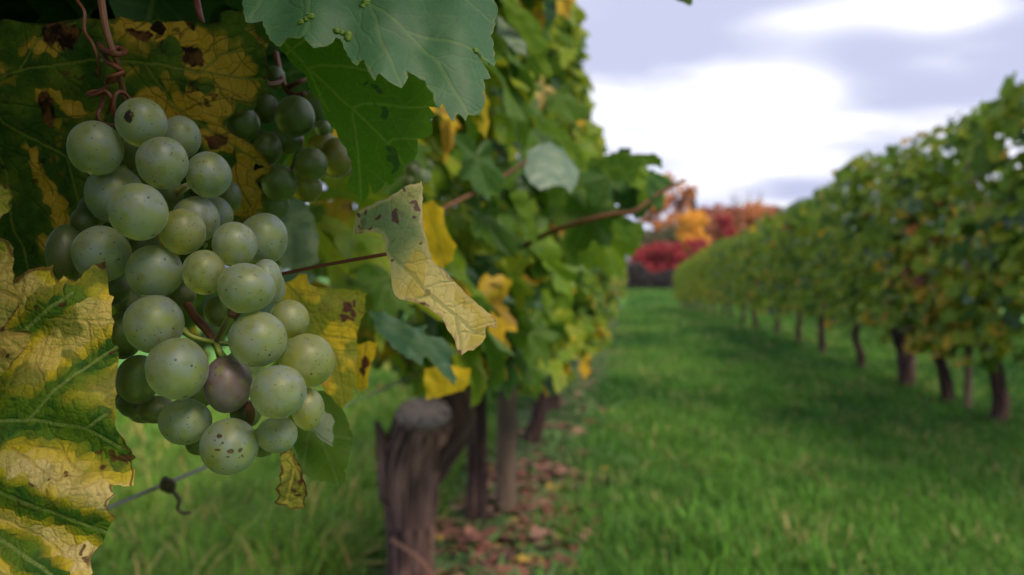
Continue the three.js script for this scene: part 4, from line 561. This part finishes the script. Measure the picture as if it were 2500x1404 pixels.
const main = bunch('grape_bunch', 'large sharp bunch of pale green speckled grapes in front of the dark blotched leaf', null, [
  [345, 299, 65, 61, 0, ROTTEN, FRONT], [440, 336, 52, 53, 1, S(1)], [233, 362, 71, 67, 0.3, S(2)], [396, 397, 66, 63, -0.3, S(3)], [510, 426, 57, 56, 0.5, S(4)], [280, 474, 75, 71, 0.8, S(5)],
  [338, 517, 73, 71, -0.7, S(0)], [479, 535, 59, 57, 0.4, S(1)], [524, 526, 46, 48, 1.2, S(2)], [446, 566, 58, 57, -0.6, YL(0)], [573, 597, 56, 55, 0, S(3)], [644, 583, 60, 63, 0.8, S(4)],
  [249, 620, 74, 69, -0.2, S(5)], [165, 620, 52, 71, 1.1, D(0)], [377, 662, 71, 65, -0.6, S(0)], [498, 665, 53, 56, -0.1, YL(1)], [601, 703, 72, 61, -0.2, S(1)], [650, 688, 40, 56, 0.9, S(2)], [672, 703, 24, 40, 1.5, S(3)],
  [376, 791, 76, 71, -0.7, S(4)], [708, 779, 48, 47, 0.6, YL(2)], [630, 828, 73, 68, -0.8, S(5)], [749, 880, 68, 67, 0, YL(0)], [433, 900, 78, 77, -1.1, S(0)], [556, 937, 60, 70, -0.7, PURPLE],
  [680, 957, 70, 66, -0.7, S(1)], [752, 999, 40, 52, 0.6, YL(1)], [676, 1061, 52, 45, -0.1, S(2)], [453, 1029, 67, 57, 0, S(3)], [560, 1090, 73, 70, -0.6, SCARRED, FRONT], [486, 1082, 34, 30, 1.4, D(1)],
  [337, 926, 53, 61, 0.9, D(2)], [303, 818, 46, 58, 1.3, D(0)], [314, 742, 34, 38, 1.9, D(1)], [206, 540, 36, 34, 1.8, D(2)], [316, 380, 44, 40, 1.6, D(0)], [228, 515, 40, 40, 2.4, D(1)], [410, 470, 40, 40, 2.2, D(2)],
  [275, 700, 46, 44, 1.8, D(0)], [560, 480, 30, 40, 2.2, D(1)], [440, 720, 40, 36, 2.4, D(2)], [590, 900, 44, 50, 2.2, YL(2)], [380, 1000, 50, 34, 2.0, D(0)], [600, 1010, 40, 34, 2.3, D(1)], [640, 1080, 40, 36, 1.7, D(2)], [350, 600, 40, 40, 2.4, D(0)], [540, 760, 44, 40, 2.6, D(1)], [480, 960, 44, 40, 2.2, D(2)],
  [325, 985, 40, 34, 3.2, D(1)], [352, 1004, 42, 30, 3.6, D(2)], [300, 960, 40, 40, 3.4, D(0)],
], 0.222, 0.0062, at(270, 150, 0.236));
const stalkTex = texture(64, 128, (u, v) => { const n = fbm(u * 7, v * 24, 3, 5), b = ss(0.56, 0.72, fbm(u * 4 + 2, v * 9, 3, 15)); return [...mix3([0.16 + 0.08 * n, 0.22 + 0.08 * n, 0.04], [0.09, 0.05, 0.03], b), n]; });
const stalkMat = new THREE.MeshStandardMaterial({ ...stalkTex, bumpScale: 0.0006, roughness: 0.6 }), brownStalk = new THREE.MeshStandardMaterial({ ...texture(64, 128, (u, v) => { const n = fbm(u * 7, v * 30, 3, 6); return [0.07 + 0.09 * n, 0.028 + 0.036 * n, 0.014 + 0.014 * n, n]; }), bumpScale: 0.0006, roughness: 0.6 });
const relM = (l, d) => pt(l, d).map((p) => p.sub(main.position));
part('stem', tube(relM([[236, -60, 0.25], [246, 0, 0.24], [258, 70, 0.236], [272, 115, 0.235], [285, 150, 0.236], [300, 220, 0.24], [330, 320, 0.246], [370, 440, 0.248], [400, 560, 0.248], [430, 680, 0.244], [470, 765, 0.232], [525, 835, 0.222], [548, 900, 0.226], [590, 960, 0.236], [606, 1040, 0.235]]), [0.00115, 0.00115, 0.001, 0.00085, 0.001, 0.0012, 0.0012, 0.0012, 0.0012, 0.0013, 0.001, 0.0014, 0.0014], 140, 12, 0.1, 3), brownStalk, main);
const ped = (l, r, mat = stalkMat) => part('stalk', tube(relM(l), r, 30, 10, 0.14, l[0][0]), mat, main);
ped([[527, 836, 0.222], [496, 830, 0.2195], [468, 822, 0.219], [448, 806, 0.221]], [0.0009, 0.0008, 0.0009, 0.0012]);
ped([[525, 838, 0.222], [545, 808, 0.219], [560, 785, 0.217], [574, 760, 0.216]], [0.0009, 0.001, 0.0013, 0.0016]);
part('stalk', tube(relM([[567, 768, 0.2163], [574, 758, 0.2157], [579, 752, 0.2155]]), [0.0017, 0.0021, 0.0016], 12, 12, 0.25, 3), brownStalk, main, 'brown cut end of a stalk in the gap between the grapes');
ped([[528, 838, 0.222], [536, 858, 0.2195], [546, 875, 0.221]], [0.0009, 0.001, 0.0013]);
ped([[400, 540, 0.247], [425, 480, 0.236], [445, 462, 0.233], [470, 448, 0.24]], [0.0009, 0.0009, 0.0012, 0.001]);
ped([[330, 320, 0.246], [312, 395, 0.232], [298, 410, 0.232]], [0.0008, 0.0008, 0.0012]);
ped([[606, 1040, 0.235], [612, 1010, 0.228], [606, 990, 0.224]], [0.0009, 0.0012, 0.0014], brownStalk);
for (const [a, b] of [[[400, 560, 0.248], [500, 600, 0.238]], [[430, 680, 0.244], [540, 700, 0.236]], [[430, 680, 0.244], [350, 740, 0.24]], [[525, 835, 0.222], [620, 880, 0.238]]]) ped([a, [(a[0] + b[0]) / 2, (a[1] + b[1]) / 2 - 14, (a[2] + b[2]) / 2], b], [0.0008, 0.0007, 0.001]);
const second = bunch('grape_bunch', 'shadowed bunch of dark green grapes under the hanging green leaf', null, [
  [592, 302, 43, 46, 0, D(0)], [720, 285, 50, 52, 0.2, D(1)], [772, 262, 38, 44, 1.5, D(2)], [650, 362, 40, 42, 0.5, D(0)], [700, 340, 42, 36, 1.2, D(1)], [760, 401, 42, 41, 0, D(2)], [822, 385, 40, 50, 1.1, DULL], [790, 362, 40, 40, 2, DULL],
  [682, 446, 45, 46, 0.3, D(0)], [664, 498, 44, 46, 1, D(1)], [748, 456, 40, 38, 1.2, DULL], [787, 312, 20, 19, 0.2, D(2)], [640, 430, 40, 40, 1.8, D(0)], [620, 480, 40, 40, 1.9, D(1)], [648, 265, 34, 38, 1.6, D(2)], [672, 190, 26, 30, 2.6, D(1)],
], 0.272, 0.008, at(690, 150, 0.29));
const relS = (l) => pt(l).map((p) => p.sub(second.position));
for (const l of [[[672, 130, 0.3], [690, 200, 0.29], [712, 240, 0.286], [735, 330, 0.288], [722, 390, 0.288], [705, 430, 0.29]], [[700, 215, 0.288], [730, 200, 0.284], [760, 190, 0.288]], [[706, 225, 0.288], [728, 232, 0.28], [745, 228, 0.278]], [[690, 200, 0.29], [660, 205, 0.284], [640, 200, 0.282]]]) part('stem', tube(relS(l), [0.0012, 0.001, 0.0009], 40, 10, 0.12, l[0][0]), brownStalk, second);
const third = bunch('grape_bunch', 'tiny blurred bunch of grapes behind the tip of the hanging green leaf', null, [[1032, 430, 20, 21, 0, S(0)], [1006, 416, 18, 18, 0.5, D(0)], [1000, 446, 18, 18, 0.2, D(1)], [1026, 398, 17, 17, 0.8, S(2)], [1042, 404, 16, 16, 1, D(2)], [1010, 392, 16, 16, 1.4, D(0)]], 0.7, 0.01, at(1015, 370, 0.71));
part('stem', tube(pt([[1012, 340, 0.72], [1016, 380, 0.715], [1018, 420, 0.713]]).map((p) => p.sub(third.position)), [0.0015, 0.0012], 16, 8), brownStalk, third);

// ---------------------------------------------------------------- wire, dead tendril, posts
const wireMat = plain(0.2, 0.2, 0.19, 0.5, { metalness: 0.5 });
{
  const p = (s) => V(-0.605 * 0.45 + ROW * s, EYE - 0.114 - 0.004 * Math.sin(s * 2.2), -s), w = thing('trellis_wire', 'grey steel trellis wire sloping through the gap below the grapes', 'wire', p(0.3));
  part('strand', tube([...Array(24)].map((_, i) => p(-0.6 + i * 0.26).sub(w.position)), [0.0008, 0.0008], 90, 8), wireMat, w);
  part('strand', tube([...Array(24)].map((_, i) => p(-0.6 + i * 0.26).sub(w.position).add(V(0.0016 * Math.sin(i * 2), 0.0018 * Math.cos(i * 2), 0))), [0.0007, 0.0007], 90, 6), wireMat, w);
  const t = thing('dried_tendril', 'dark dried tendril knotted round the wire below the grapes', 'tendril', at(409, 1184, 0.45)), r = (l) => pt(l).map((q) => q.sub(t.position)), dm = plain(0.06, 0.04, 0.035, 0.85);
  part('knot', tube(r([[396, 1196, 0.455], [398, 1178, 0.444], [414, 1172, 0.442], [424, 1186, 0.45], [412, 1200, 0.458], [398, 1188, 0.456], [404, 1170, 0.446], [422, 1178, 0.442], [418, 1198, 0.45], [402, 1196, 0.456], [410, 1180, 0.443], [420, 1192, 0.446]]), [0.001, 0.0015, 0.001], 110, 9, 0.3), dm, t);
  part('curl', tube(r([[410, 1192, 0.452], [426, 1204, 0.45], [438, 1222, 0.448], [434, 1242, 0.45], [446, 1252, 0.452], [466, 1252, 0.452]]), [0.0013, 0.0012, 0.001, 0.0008], 50, 8, 0.15), dm, t);
}
const postTex = texture(128, 256, (u, v) => { const f = fbm(u * 40, v * 3, 4, 71), g = fbm(u * 8, v * 5, 3, 72); return [0.07 + 0.11 * f, 0.052 + 0.08 * f, 0.04 + 0.06 * f, f * 0.7 + g * 0.3]; });
const postMat = new THREE.MeshStandardMaterial({ ...postTex, bumpScale: 0.006, roughness: 0.9 });
function post(label, x, s, h, r, group) { const b = V(x, groundY(x, -s), -s), t = thing('trellis_post', label, 'post', b, group); part('shaft', tube([V(0, -0.1, 0), V(0.004, h * 0.4, 0.003), V(0, h, 0)], [r, r * 0.97, r * 0.94], 30, 20, 0.05, s * 10), postMat, t); for (const y of [0.66, 1.05, 1.45]) { const g = new THREE.TorusGeometry(r * 1.02, 0.0016, 6, 22); g.rotateX(Math.PI / 2); g.translate(0, y, 0); part('wire_tie', g, wireMat, t); } }
post('grey-brown wooden post right behind the straight brown vine trunk', XL + ROW * 2.62 + 0.06, 2.62, 1.75, 0.034);
post('thin pale post leaning in the thin part of the right row', XR + ROW * 4.72, 4.72, 1.7, 0.022);
post('wooden post beside the thick straight trunk of the right row', XR + ROW * 5.9 + 0.08, 5.9, 1.75, 0.03);
{ const p = at(2316, 848, 4.9), t = thing('plant_tag', 'small pale tag tied to the bent trunk in the right row', 'tag', p), g = new THREE.BoxGeometry(0.035, 0.05, 0.004); g.rotateY(-0.3); part('plate', g, plain(0.55, 0.52, 0.6, 0.6), t); const l = new THREE.TorusGeometry(0.034, 0.0025, 6, 24); l.rotateX(Math.PI / 2); l.translate(0, 0.02, -0.036); part('loop', l, plain(0.4, 0.38, 0.42, 0.6), t); }

// ---------------------------------------------------------------- grass, weeds, litter
function tuft(seed, n, h, w, spread) {
  const R = rng(seed), pos = [], idx = [];
  for (let b = 0; b < n; b++) {
    const a = R() * 6.28, r = 1.3 * spread * Math.sqrt(R()), x = Math.cos(a) * r, z = Math.sin(a) * r, lean = 0.35 + R() * 1.5, la = R() * 6.28, hh = h * (0.5 + 0.6 * R()), dx = Math.cos(la), dz = Math.sin(la), o = pos.length / 3, K = 4;
    for (let k = 0; k <= K; k++) { const t = k / K, y = hh * t * (1 - 0.42 * lean * t), f = hh * lean * 0.75 * t * t, ww = w * (1 - t * t * 0.9) * 0.5; pos.push(x + dx * f - dz * ww, y, z + dz * f + dx * ww, x + dx * f + dz * ww, y, z + dz * f - dx * ww); if (k) { const q = o + k * 2; idx.push(q - 2, q - 1, q, q - 1, q + 1, q); } }
  }
  const g = new THREE.BufferGeometry(); g.setAttribute('position', new THREE.Float32BufferAttribute(pos, 3)); g.setIndex(idx); g.computeVertexNormals(); return g;
}
const bladeMat = new THREE.MeshPhysicalMaterial({ color: new THREE.Color().setRGB(1, 1, 1), roughness: 0.95, transmission: 0.35, thickness: 0, clearcoat: 0.22, clearcoatRoughness: 0.36, specularIntensity: 0.1, side: THREE.DoubleSide });
function field(name, label, geo, count, place, tint, cat) {
  const R = rng(count + 3), mats = [], cols = [], q = new THREE.Quaternion(), c = new THREE.Color();
  for (let i = 0, k = 0; i < count && k < count * 8; k++) { const p = place(R); if (!p) continue; i++; const s = p[2]; mats.push(new THREE.Matrix4().compose(V(p[0], groundY(p[0], p[1]) - 0.006, p[1]), q.setFromAxisAngle(UP, R() * 6.28), V(s, s * (0.75 + 0.5 * R()), s))); cols.push(c.clone().setRGB(...tint(R, p[0], p[1]))); }
  const m = instanced(name, geo, bladeMat, mats, scene, cols); m.name = numbered(name); tag(m, label, cat ?? 'grass', null, 'stuff'); return m;
}
const bare = (x, z) => Math.abs(across(x, z) - XL - 0.03) < 0.24 + 0.22 * (fbm(x * 2, z * 2, 2, 9) - 0.5);
const grassTint = (R, x, z) => { const a = fbm(x * 1.3, z * 0.9, 3, 77), b = R(), c = mix3([0.026, 0.115, 0.012], [0.115, 0.27, 0.028], clamp(ss(0.3, 0.7, a) * 0.65 + b * 0.5 - 0.1)); const j = 0.6 + 0.85 * R(), w = 0.012 * R(); c[0] *= j; c[1] *= j; c[2] = c[2] * j + w; return R() < 0.06 ? [0.4, 0.36, 0.14] : c; };
const spread = (x0, x1, s0, s1, size) => (R) => { const s = s0 * Math.pow(s1 / s0, Math.pow(R(), 0.8)), x = mix(x0, x1, R()) + ROW * s; if (bare(x, -s)) return null; return [x, -s, size * (0.7 + 0.7 * R()) * (0.85 + 0.5 * fbm(x * 1.7, s * 1.7, 2, 31))]; };
field('grass', 'green grass of the lane between the rows', tuft(1, 18, 0.075, 0.005, 0.045), 30000, spread(-0.35, 4.6, 1.3, 12, 1), grassTint);
field('grass', 'green grass at the far end of the lane', tuft(2, 14, 0.09, 0.012, 0.12), 22000, spread(-1, 7, 9, 58, 1.1), grassTint);
field('grass', 'taller bright green grass seen below the grapes, left of the stump', tuft(3, 18, 0.13, 0.0055, 0.05), 13000, spread(-3.6, -0.6, 1.1, 9, 1), (R, x, z) => grassTint(R, x, z).map((v, i) => v * [1.9, 1.45, 1.3][i]));
field('weeds', 'low weeds among the litter under the left row', tuft(4, 9, 0.07, 0.016, 0.05), 6500, (R) => { const s = 1.3 + 16 * R() * R(), x = XL + 0.05 + (R() - 0.5) * 0.75 + ROW * s; return [x, -s, 0.6 + R()]; }, (R) => mix3([0.07, 0.16, 0.04], [0.16, 0.26, 0.1], R()), 'weeds');
{
  const R = rng(64), mats = [], cols = [], q = new THREE.Quaternion(), e = new THREE.Euler();
  for (let i = 0; i < 650; i++) { const s = R() < 0.72 ? 1.7 + 1.5 * R() : 1.3 + 9 * R() * R(), x = XL + 0.1 + (R() + R() - 1) * 0.33 + ROW * s, k = 0.045 + 0.05 * R(); e.set(-Math.PI / 2 + (R() - 0.5) * 0.9, R() * 6.28, (R() - 0.5) * 0.9, 'YXZ'); mats.push(new THREE.Matrix4().compose(V(x, groundY(x, -s) + 0.022 + 0.02 * R(), -s), q.setFromEuler(e), V(k, k, k))); const t = R(); cols.push(new THREE.Color().setRGB(...(t < 0.5 ? mix3([0.1, 0.035, 0.024], [0.2, 0.08, 0.055], R()) : t < 0.7 ? [0.25, 0.13, 0.1] : t < 0.93 ? [0.06, 0.03, 0.022] : [0.34, 0.24, 0.04]))); }
  const m = instanced('leaf_litter', FAR_SHAPES[1], plain(1, 1, 1, 0.9, { side: THREE.DoubleSide }), mats, scene, cols); tag(m, 'reddish brown fallen leaves on the soil under the left row', 'leaf litter', null, 'stuff');
}
const fallen = [[1138, 1250, 2.6, 0.11, [0.5, 0.27, 0.2], 'large pinkish dry fallen leaf beside the straight brown trunk'], [1150, 1310, 2.35, 0.08, [0.3, 0.14, 0.1], 'reddish brown fallen leaf in front of the straight brown trunk'], [1440, 1020, 4.2, 0.09, [0.5, 0.36, 0.08], 'yellow fallen leaf lying at the edge of the lane'], [1250, 1165, 3.2, 0.09, [0.34, 0.14, 0.1], 'red-brown fallen leaf behind the wooden post']];
fallen.forEach(([px, py, d, size, c, label], i) => { const m = shade(new THREE.Mesh(NEAR_SHAPES[i + 3], plain(...c, 0.9, { side: THREE.DoubleSide }))); m.name = numbered('fallen_leaf'); const p = at(px, py, d); m.position.set(p.x, groundY(p.x, p.z) + 0.035, p.z); m.rotation.set(-1.1, i * 1.3, 0.2, 'YXZ'); m.scale.setScalar(size); tag(m, label, 'leaf'); scene.add(m); });
{ const t = thing('fallen_cane', 'thin pale dry cane leaning across the foot of the sawn-off stump', 'cane', at(1000, 1350, 1.85)); part('stick', tube(pt([[955, 1318, 1.86], [990, 1340, 1.84], [1030, 1372, 1.83], [1062, 1420, 1.85]]).map((p) => p.sub(t.position)), [0.004, 0.005, 0.006], 24, 8, 0.1), plain(0.26, 0.13, 0.09, 0.8), t); }

// ---------------------------------------------------------------- end of the lane: hedge, shrubs, autumn trees, hills
const crownLeaf = (() => { const g = FAR_SHAPES[2].clone(); return g; })();
function crown(parent, seed, n, size, inside, colours, name = 'crown') {
  const R = rng(seed), mats = [], cols = [], q = new THREE.Quaternion(), e = new THREE.Euler();
  for (let i = 0, k = 0; i < n && k < n * 20; k++) { const p = inside(R); if (!p) continue; i++; e.set((R() - 0.5) * 2.4, R() * 6.28, (R() - 0.5) * 2.4); const s = size * (0.6 + 0.8 * R()); mats.push(new THREE.Matrix4().compose(p, q.setFromEuler(e), V(s, s, s))); const c = mix3(...colours[Math.floor(R() * colours.length)], R()); cols.push(new THREE.Color().setRGB(...c)); }
  return instanced(name, crownLeaf, crownMat, mats, parent, cols);
}
const crownMat = new THREE.MeshPhysicalMaterial({ color: 0xffffff, roughness: 0.96, transmission: 0.4, thickness: 0, side: THREE.DoubleSide });
const clumps = (seed, w, h0, h1, d, lumps, loose = 0) => { const R0 = rng(seed), L = [...Array(lumps)].map(() => { const t = R0(), a = R0() * 6.28, r = Math.sqrt(R0()); return [Math.cos(a) * r * w * 0.36, h0 + (h1 - h0) * (0.18 + 0.7 * t), Math.sin(a) * r * d * 0.36, (0.16 + 0.16 * R0()) * Math.min(w, (h1 - h0) * 1.2)]; });
  return (R) => { const l = L[Math.floor(R() * lumps)], a = R() * 6.28, c = 2 * R() - 1, s = Math.sqrt(1 - c * c), r = l[3] * Math.pow(R(), loose ? 0.7 : 0.35); return V(l[0] + Math.cos(a) * s * r, Math.max(h0 * 0.6, l[1] + c * r * 0.8), l[2] + Math.sin(a) * s * r); }; };
function tree(name, label, cat, px, d, topPx, w, h0, colours, o = {}) {
  const b = at(px, 690, d); b.y = groundY(b.x, b.z); const h = at(px, topPx, d).y - b.y, t = thing(name, label, cat, b, o.group), R = rng(px);
  if (!o.shrub) { part('trunk', tube([V(0, -0.2, 0), V(0.05 * R(), h * 0.3, 0.1), V(0.3 * (R() - 0.5), h * 0.75, 0)], [h * 0.028, h * 0.02, h * 0.006], 16, 10, 0.1, px), darkBark, t); for (let i = 0; i < (o.limbs ?? 6); i++) { const a = R() * 6.28, y = h * (0.25 + 0.5 * R()), r = w * 0.42; part('limb', tube([V(0, y, 0), V(Math.cos(a) * r * 0.5, y + h * 0.1, Math.sin(a) * r * 0.5), V(Math.cos(a) * r, Math.min(h, y + h * (0.2 + 0.12 * R())), Math.sin(a) * r)], [h * 0.011, h * 0.007, h * 0.002], 10, 6), darkBark, t); } }
  else for (let i = 0; i < 4; i++) { const a = i * 1.6 + R(); part('stem', tube([V(0, -0.1, 0), V(Math.cos(a) * w * 0.12, h * 0.4, Math.sin(a) * w * 0.12), V(Math.cos(a) * w * 0.25, h * 0.8, Math.sin(a) * w * 0.25)], [0.06, 0.04, 0.02], 8, 6), darkBark, t); }
  if (colours) crown(t, px * 3 + 1, o.n ?? 1800, o.leaf ?? 0.34, clumps(px, w, h0 * h, h, o.depth ?? w, o.lumps ?? 16, o.loose), colours);
  return t;
}
const ORANGE = [[[0.55, 0.17, 0.04], [0.68, 0.3, 0.1]], [[0.5, 0.2, 0.06], [0.6, 0.25, 0.05]]], GOLD = [[[0.8, 0.4, 0.02], [0.9, 0.52, 0.04]], [[0.75, 0.34, 0.02], [0.86, 0.46, 0.03]]], RED = [[[0.4, 0.015, 0.025], [0.55, 0.035, 0.04]], [[0.28, 0.012, 0.02], [0.45, 0.02, 0.03]]], OLIVE = [[[0.1, 0.11, 0.035], [0.16, 0.15, 0.05]]], RUSSET = [[[0.4, 0.11, 0.05], [0.5, 0.19, 0.09]], [[0.33, 0.12, 0.06], [0.46, 0.15, 0.06]]], PURP = [[[0.03, 0.016, 0.024], [0.06, 0.035, 0.045]], [[0.03, 0.03, 0.02], [0.05, 0.04, 0.035]]], FIR = [[[0.02, 0.04, 0.045], [0.035, 0.055, 0.06]]];
{ // clipped dark hedge across the end of the lane
  const a = at(1500, 690, 58), b = at(1760, 690, 58), h = 1.5, t = thing('hedge', 'dark purplish clipped hedge across the end of the grass lane', 'hedge', V((a.x + b.x) / 2, groundY(a.x, a.z), a.z)), L = b.x - a.x;
  for (let i = 0; i < 9; i++) part('stem', tube([V(-L / 2 + L * (i + 0.5) / 9, -0.1, 0), V(-L / 2 + L * (i + 0.5) / 9 + 0.1, h * 0.8, 0.05)], [0.05, 0.03], 6, 6), darkBark, t);
  crown(t, 5, 4200, 0.2, (R) => { const x = (R() - 0.5) * L; return V(x, h * Math.pow(R(), 0.8) * (0.75 + 0.55 * n2(x * 0.9 + 20, 1, 4)), (R() - 0.5) * 1.1); }, PURP, 'foliage');
}
for (const [px, top, w, n] of [[1556, 604, 2.3, 1500], [1606, 588, 2.4, 1700], [1650, 574, 2.0, 1600], [1690, 580, 2.2, 1500], [1730, 596, 2.2, 1200]]) tree('red_shrub', { 1556: 'bright red shrub over the left end of the dark hedge', 1606: 'bright red shrub over the dark hedge, second from the left', 1650: 'bright red shrub below the golden tree', 1690: 'dark red shrub below the golden tree, beside the end of the right row', 1730: 'red shrub hidden behind the end of the right row' }[px], 'shrub', px, 60, top, w, 0.15, RED, { shrub: true, n, leaf: 0.2, lumps: 10, group: 'red shrubs behind the hedge' });
tree('bushy_tree', 'olive green bushy tree behind the left red shrubs', 'tree', 1580, 68, 545, 3.4, 0.1, OLIVE, { n: 2200, leaf: 0.3, lumps: 16 });
tree('round_tree', 'dull olive tree left of the golden tree', 'tree', 1632, 70, 548, 3, 0.1, OLIVE, { n: 2000, leaf: 0.3 });
tree('autumn_tree', 'tall loose orange tree at the end of the lane', 'tree', 1652, 74, 412, 4.2, 0.3, ORANGE, { n: 900, leaf: 0.34, lumps: 22, loose: 1 });
tree('autumn_tree', 'orange tree half hidden by the shoot of the left row', 'tree', 1600, 76, 480, 3.4, 0.3, ORANGE, { n: 1300, leaf: 0.34, loose: 1 });
tree('autumn_tree', 'golden yellow tree behind the red shrubs', 'tree', 1684, 66, 505, 2.5, 0.2, GOLD, { n: 2000, leaf: 0.26, lumps: 14 });
tree('autumn_tree', 'golden tree right of the main golden one', 'tree', 1702, 70, 506, 2.2, 0.4, GOLD, { n: 1200, leaf: 0.26 });
tree('conifer', 'dark blue-green conifer behind the orange trees', 'conifer', 1692, 112, 462, 2.4, 0.1, null, {});
{ const t = scene.children[scene.children.length - 1], h = at(1692, 462, 112).y - t.position.y; crown(t, 8, 1500, 0.5, (R) => { const y = R(), a = R() * 6.28, r = (1 - y) * 1.5 * Math.sqrt(R()); return V(Math.cos(a) * r, h * (0.12 + 0.88 * y), Math.sin(a) * r); }, FIR); }
for (const [px, d, top, w, col, label] of [[1738, 78, 486, 5, RUSSET, 'russet tree right of the golden trees'], [1776, 80, 492, 4.6, RUSSET, 'russet tree behind the bright crimson tree'], [1822, 82, 490, 5, ORANGE, 'low orange tree above the right row'], [1862, 84, 494, 4, RUSSET, 'last russet tree before the hills, above the right row']]) tree('autumn_tree', label, 'tree', px, d, top, w, 0.12, col, { n: 3000, leaf: 0.36, lumps: 26 });
tree('autumn_tree', 'bright crimson tree among the russet ones', 'tree', 1768, 72, 518, 1.8, 0.35, RED, { n: 900, leaf: 0.28 });
tree('autumn_tree', 'pinkish red tree just above the end of the right row', 'tree', 1735, 70, 575, 3.4, 0.15, [[[0.42, 0.08, 0.06], [0.5, 0.14, 0.1]]], { n: 1500, leaf: 0.3 });
for (const [px, top, label] of [[1806, 456, 'bare grey tree standing above the russet trees'], [1842, 466, 'smaller bare tree right of the other bare tree']]) {
  const t = tree('bare_tree', label, 'tree', px, 96, top, 4, 0.3, null, { limbs: 7 }), h = at(px, top, 96).y - t.position.y, R = rng(px), gs = [];
  for (let i = 0; i < 60; i++) { const a = R() * 6.28, y = h * (0.5 + 0.4 * R()), r = 0.3 + 1.2 * R(); gs.push(tube([V(Math.cos(a) * r * 0.3, y, Math.sin(a) * r * 0.3), V(Math.cos(a) * r, y + 0.5, Math.sin(a) * r), V(Math.cos(a) * r * 1.4, y + 1 + R(), Math.sin(a) * r * 1.4)], [0.014, 0.009, 0.004], 5, 4)); }
  part('twigs', mergeGeometries(gs), plain(0.12, 0.09, 0.1), t, null, 'stuff');
}
{ // far wooded hills
  const pos = [], idx = [], uv = [], N = 90, M = 10;
  for (let j = 0; j <= M; j++) for (let i = 0; i <= N; i++) { const az = -0.9 + 2.2 * i / N, t = j / M, r = 1500 + 900 * t, el = 0.06 + 0.036 * ss(0.28, 0.36, az) + 0.012 * (fbm(az * 6 + 3, 1, 4, 5) - 0.5) * 2, x = Math.sin(az) * r, z = -Math.cos(az) * r; pos.push(x, 2400 * el * Math.sin(Math.min(1, t * 1.15) * Math.PI / 2) * (0.96 + 0.08 * fbm(az * 30, t * 4, 3, 6)) + EYE - 12 * (1 - t), z); uv.push(az * 40, t * 12); }
  for (let j = 0; j < M; j++) for (let i = 0; i < N; i++) { const a = j * (N + 1) + i, b = a + N + 1; idx.push(a, a + 1, b, a + 1, b + 1, b); }
  const g = new THREE.BufferGeometry(); g.setAttribute('position', new THREE.Float32BufferAttribute(pos, 3)); g.setAttribute('uv', new THREE.Float32BufferAttribute(uv, 2)); g.setIndex(idx); g.computeVertexNormals();
  struct('hills', g, new THREE.MeshStandardMaterial({ map: texture(256, 256, (u, v) => { const n = fbm(u * 30, v * 30, 4, 4); return [0.03 + 0.05 * n, 0.05 + 0.05 * n, 0.035 + 0.03 * n, n]; }).map, roughness: 1 }));
}

scene.fog = new THREE.FogExp2(new THREE.Color().setRGB(0.5, 0.6, 0.98), 0.00013);

renderer.render(scene, camera);
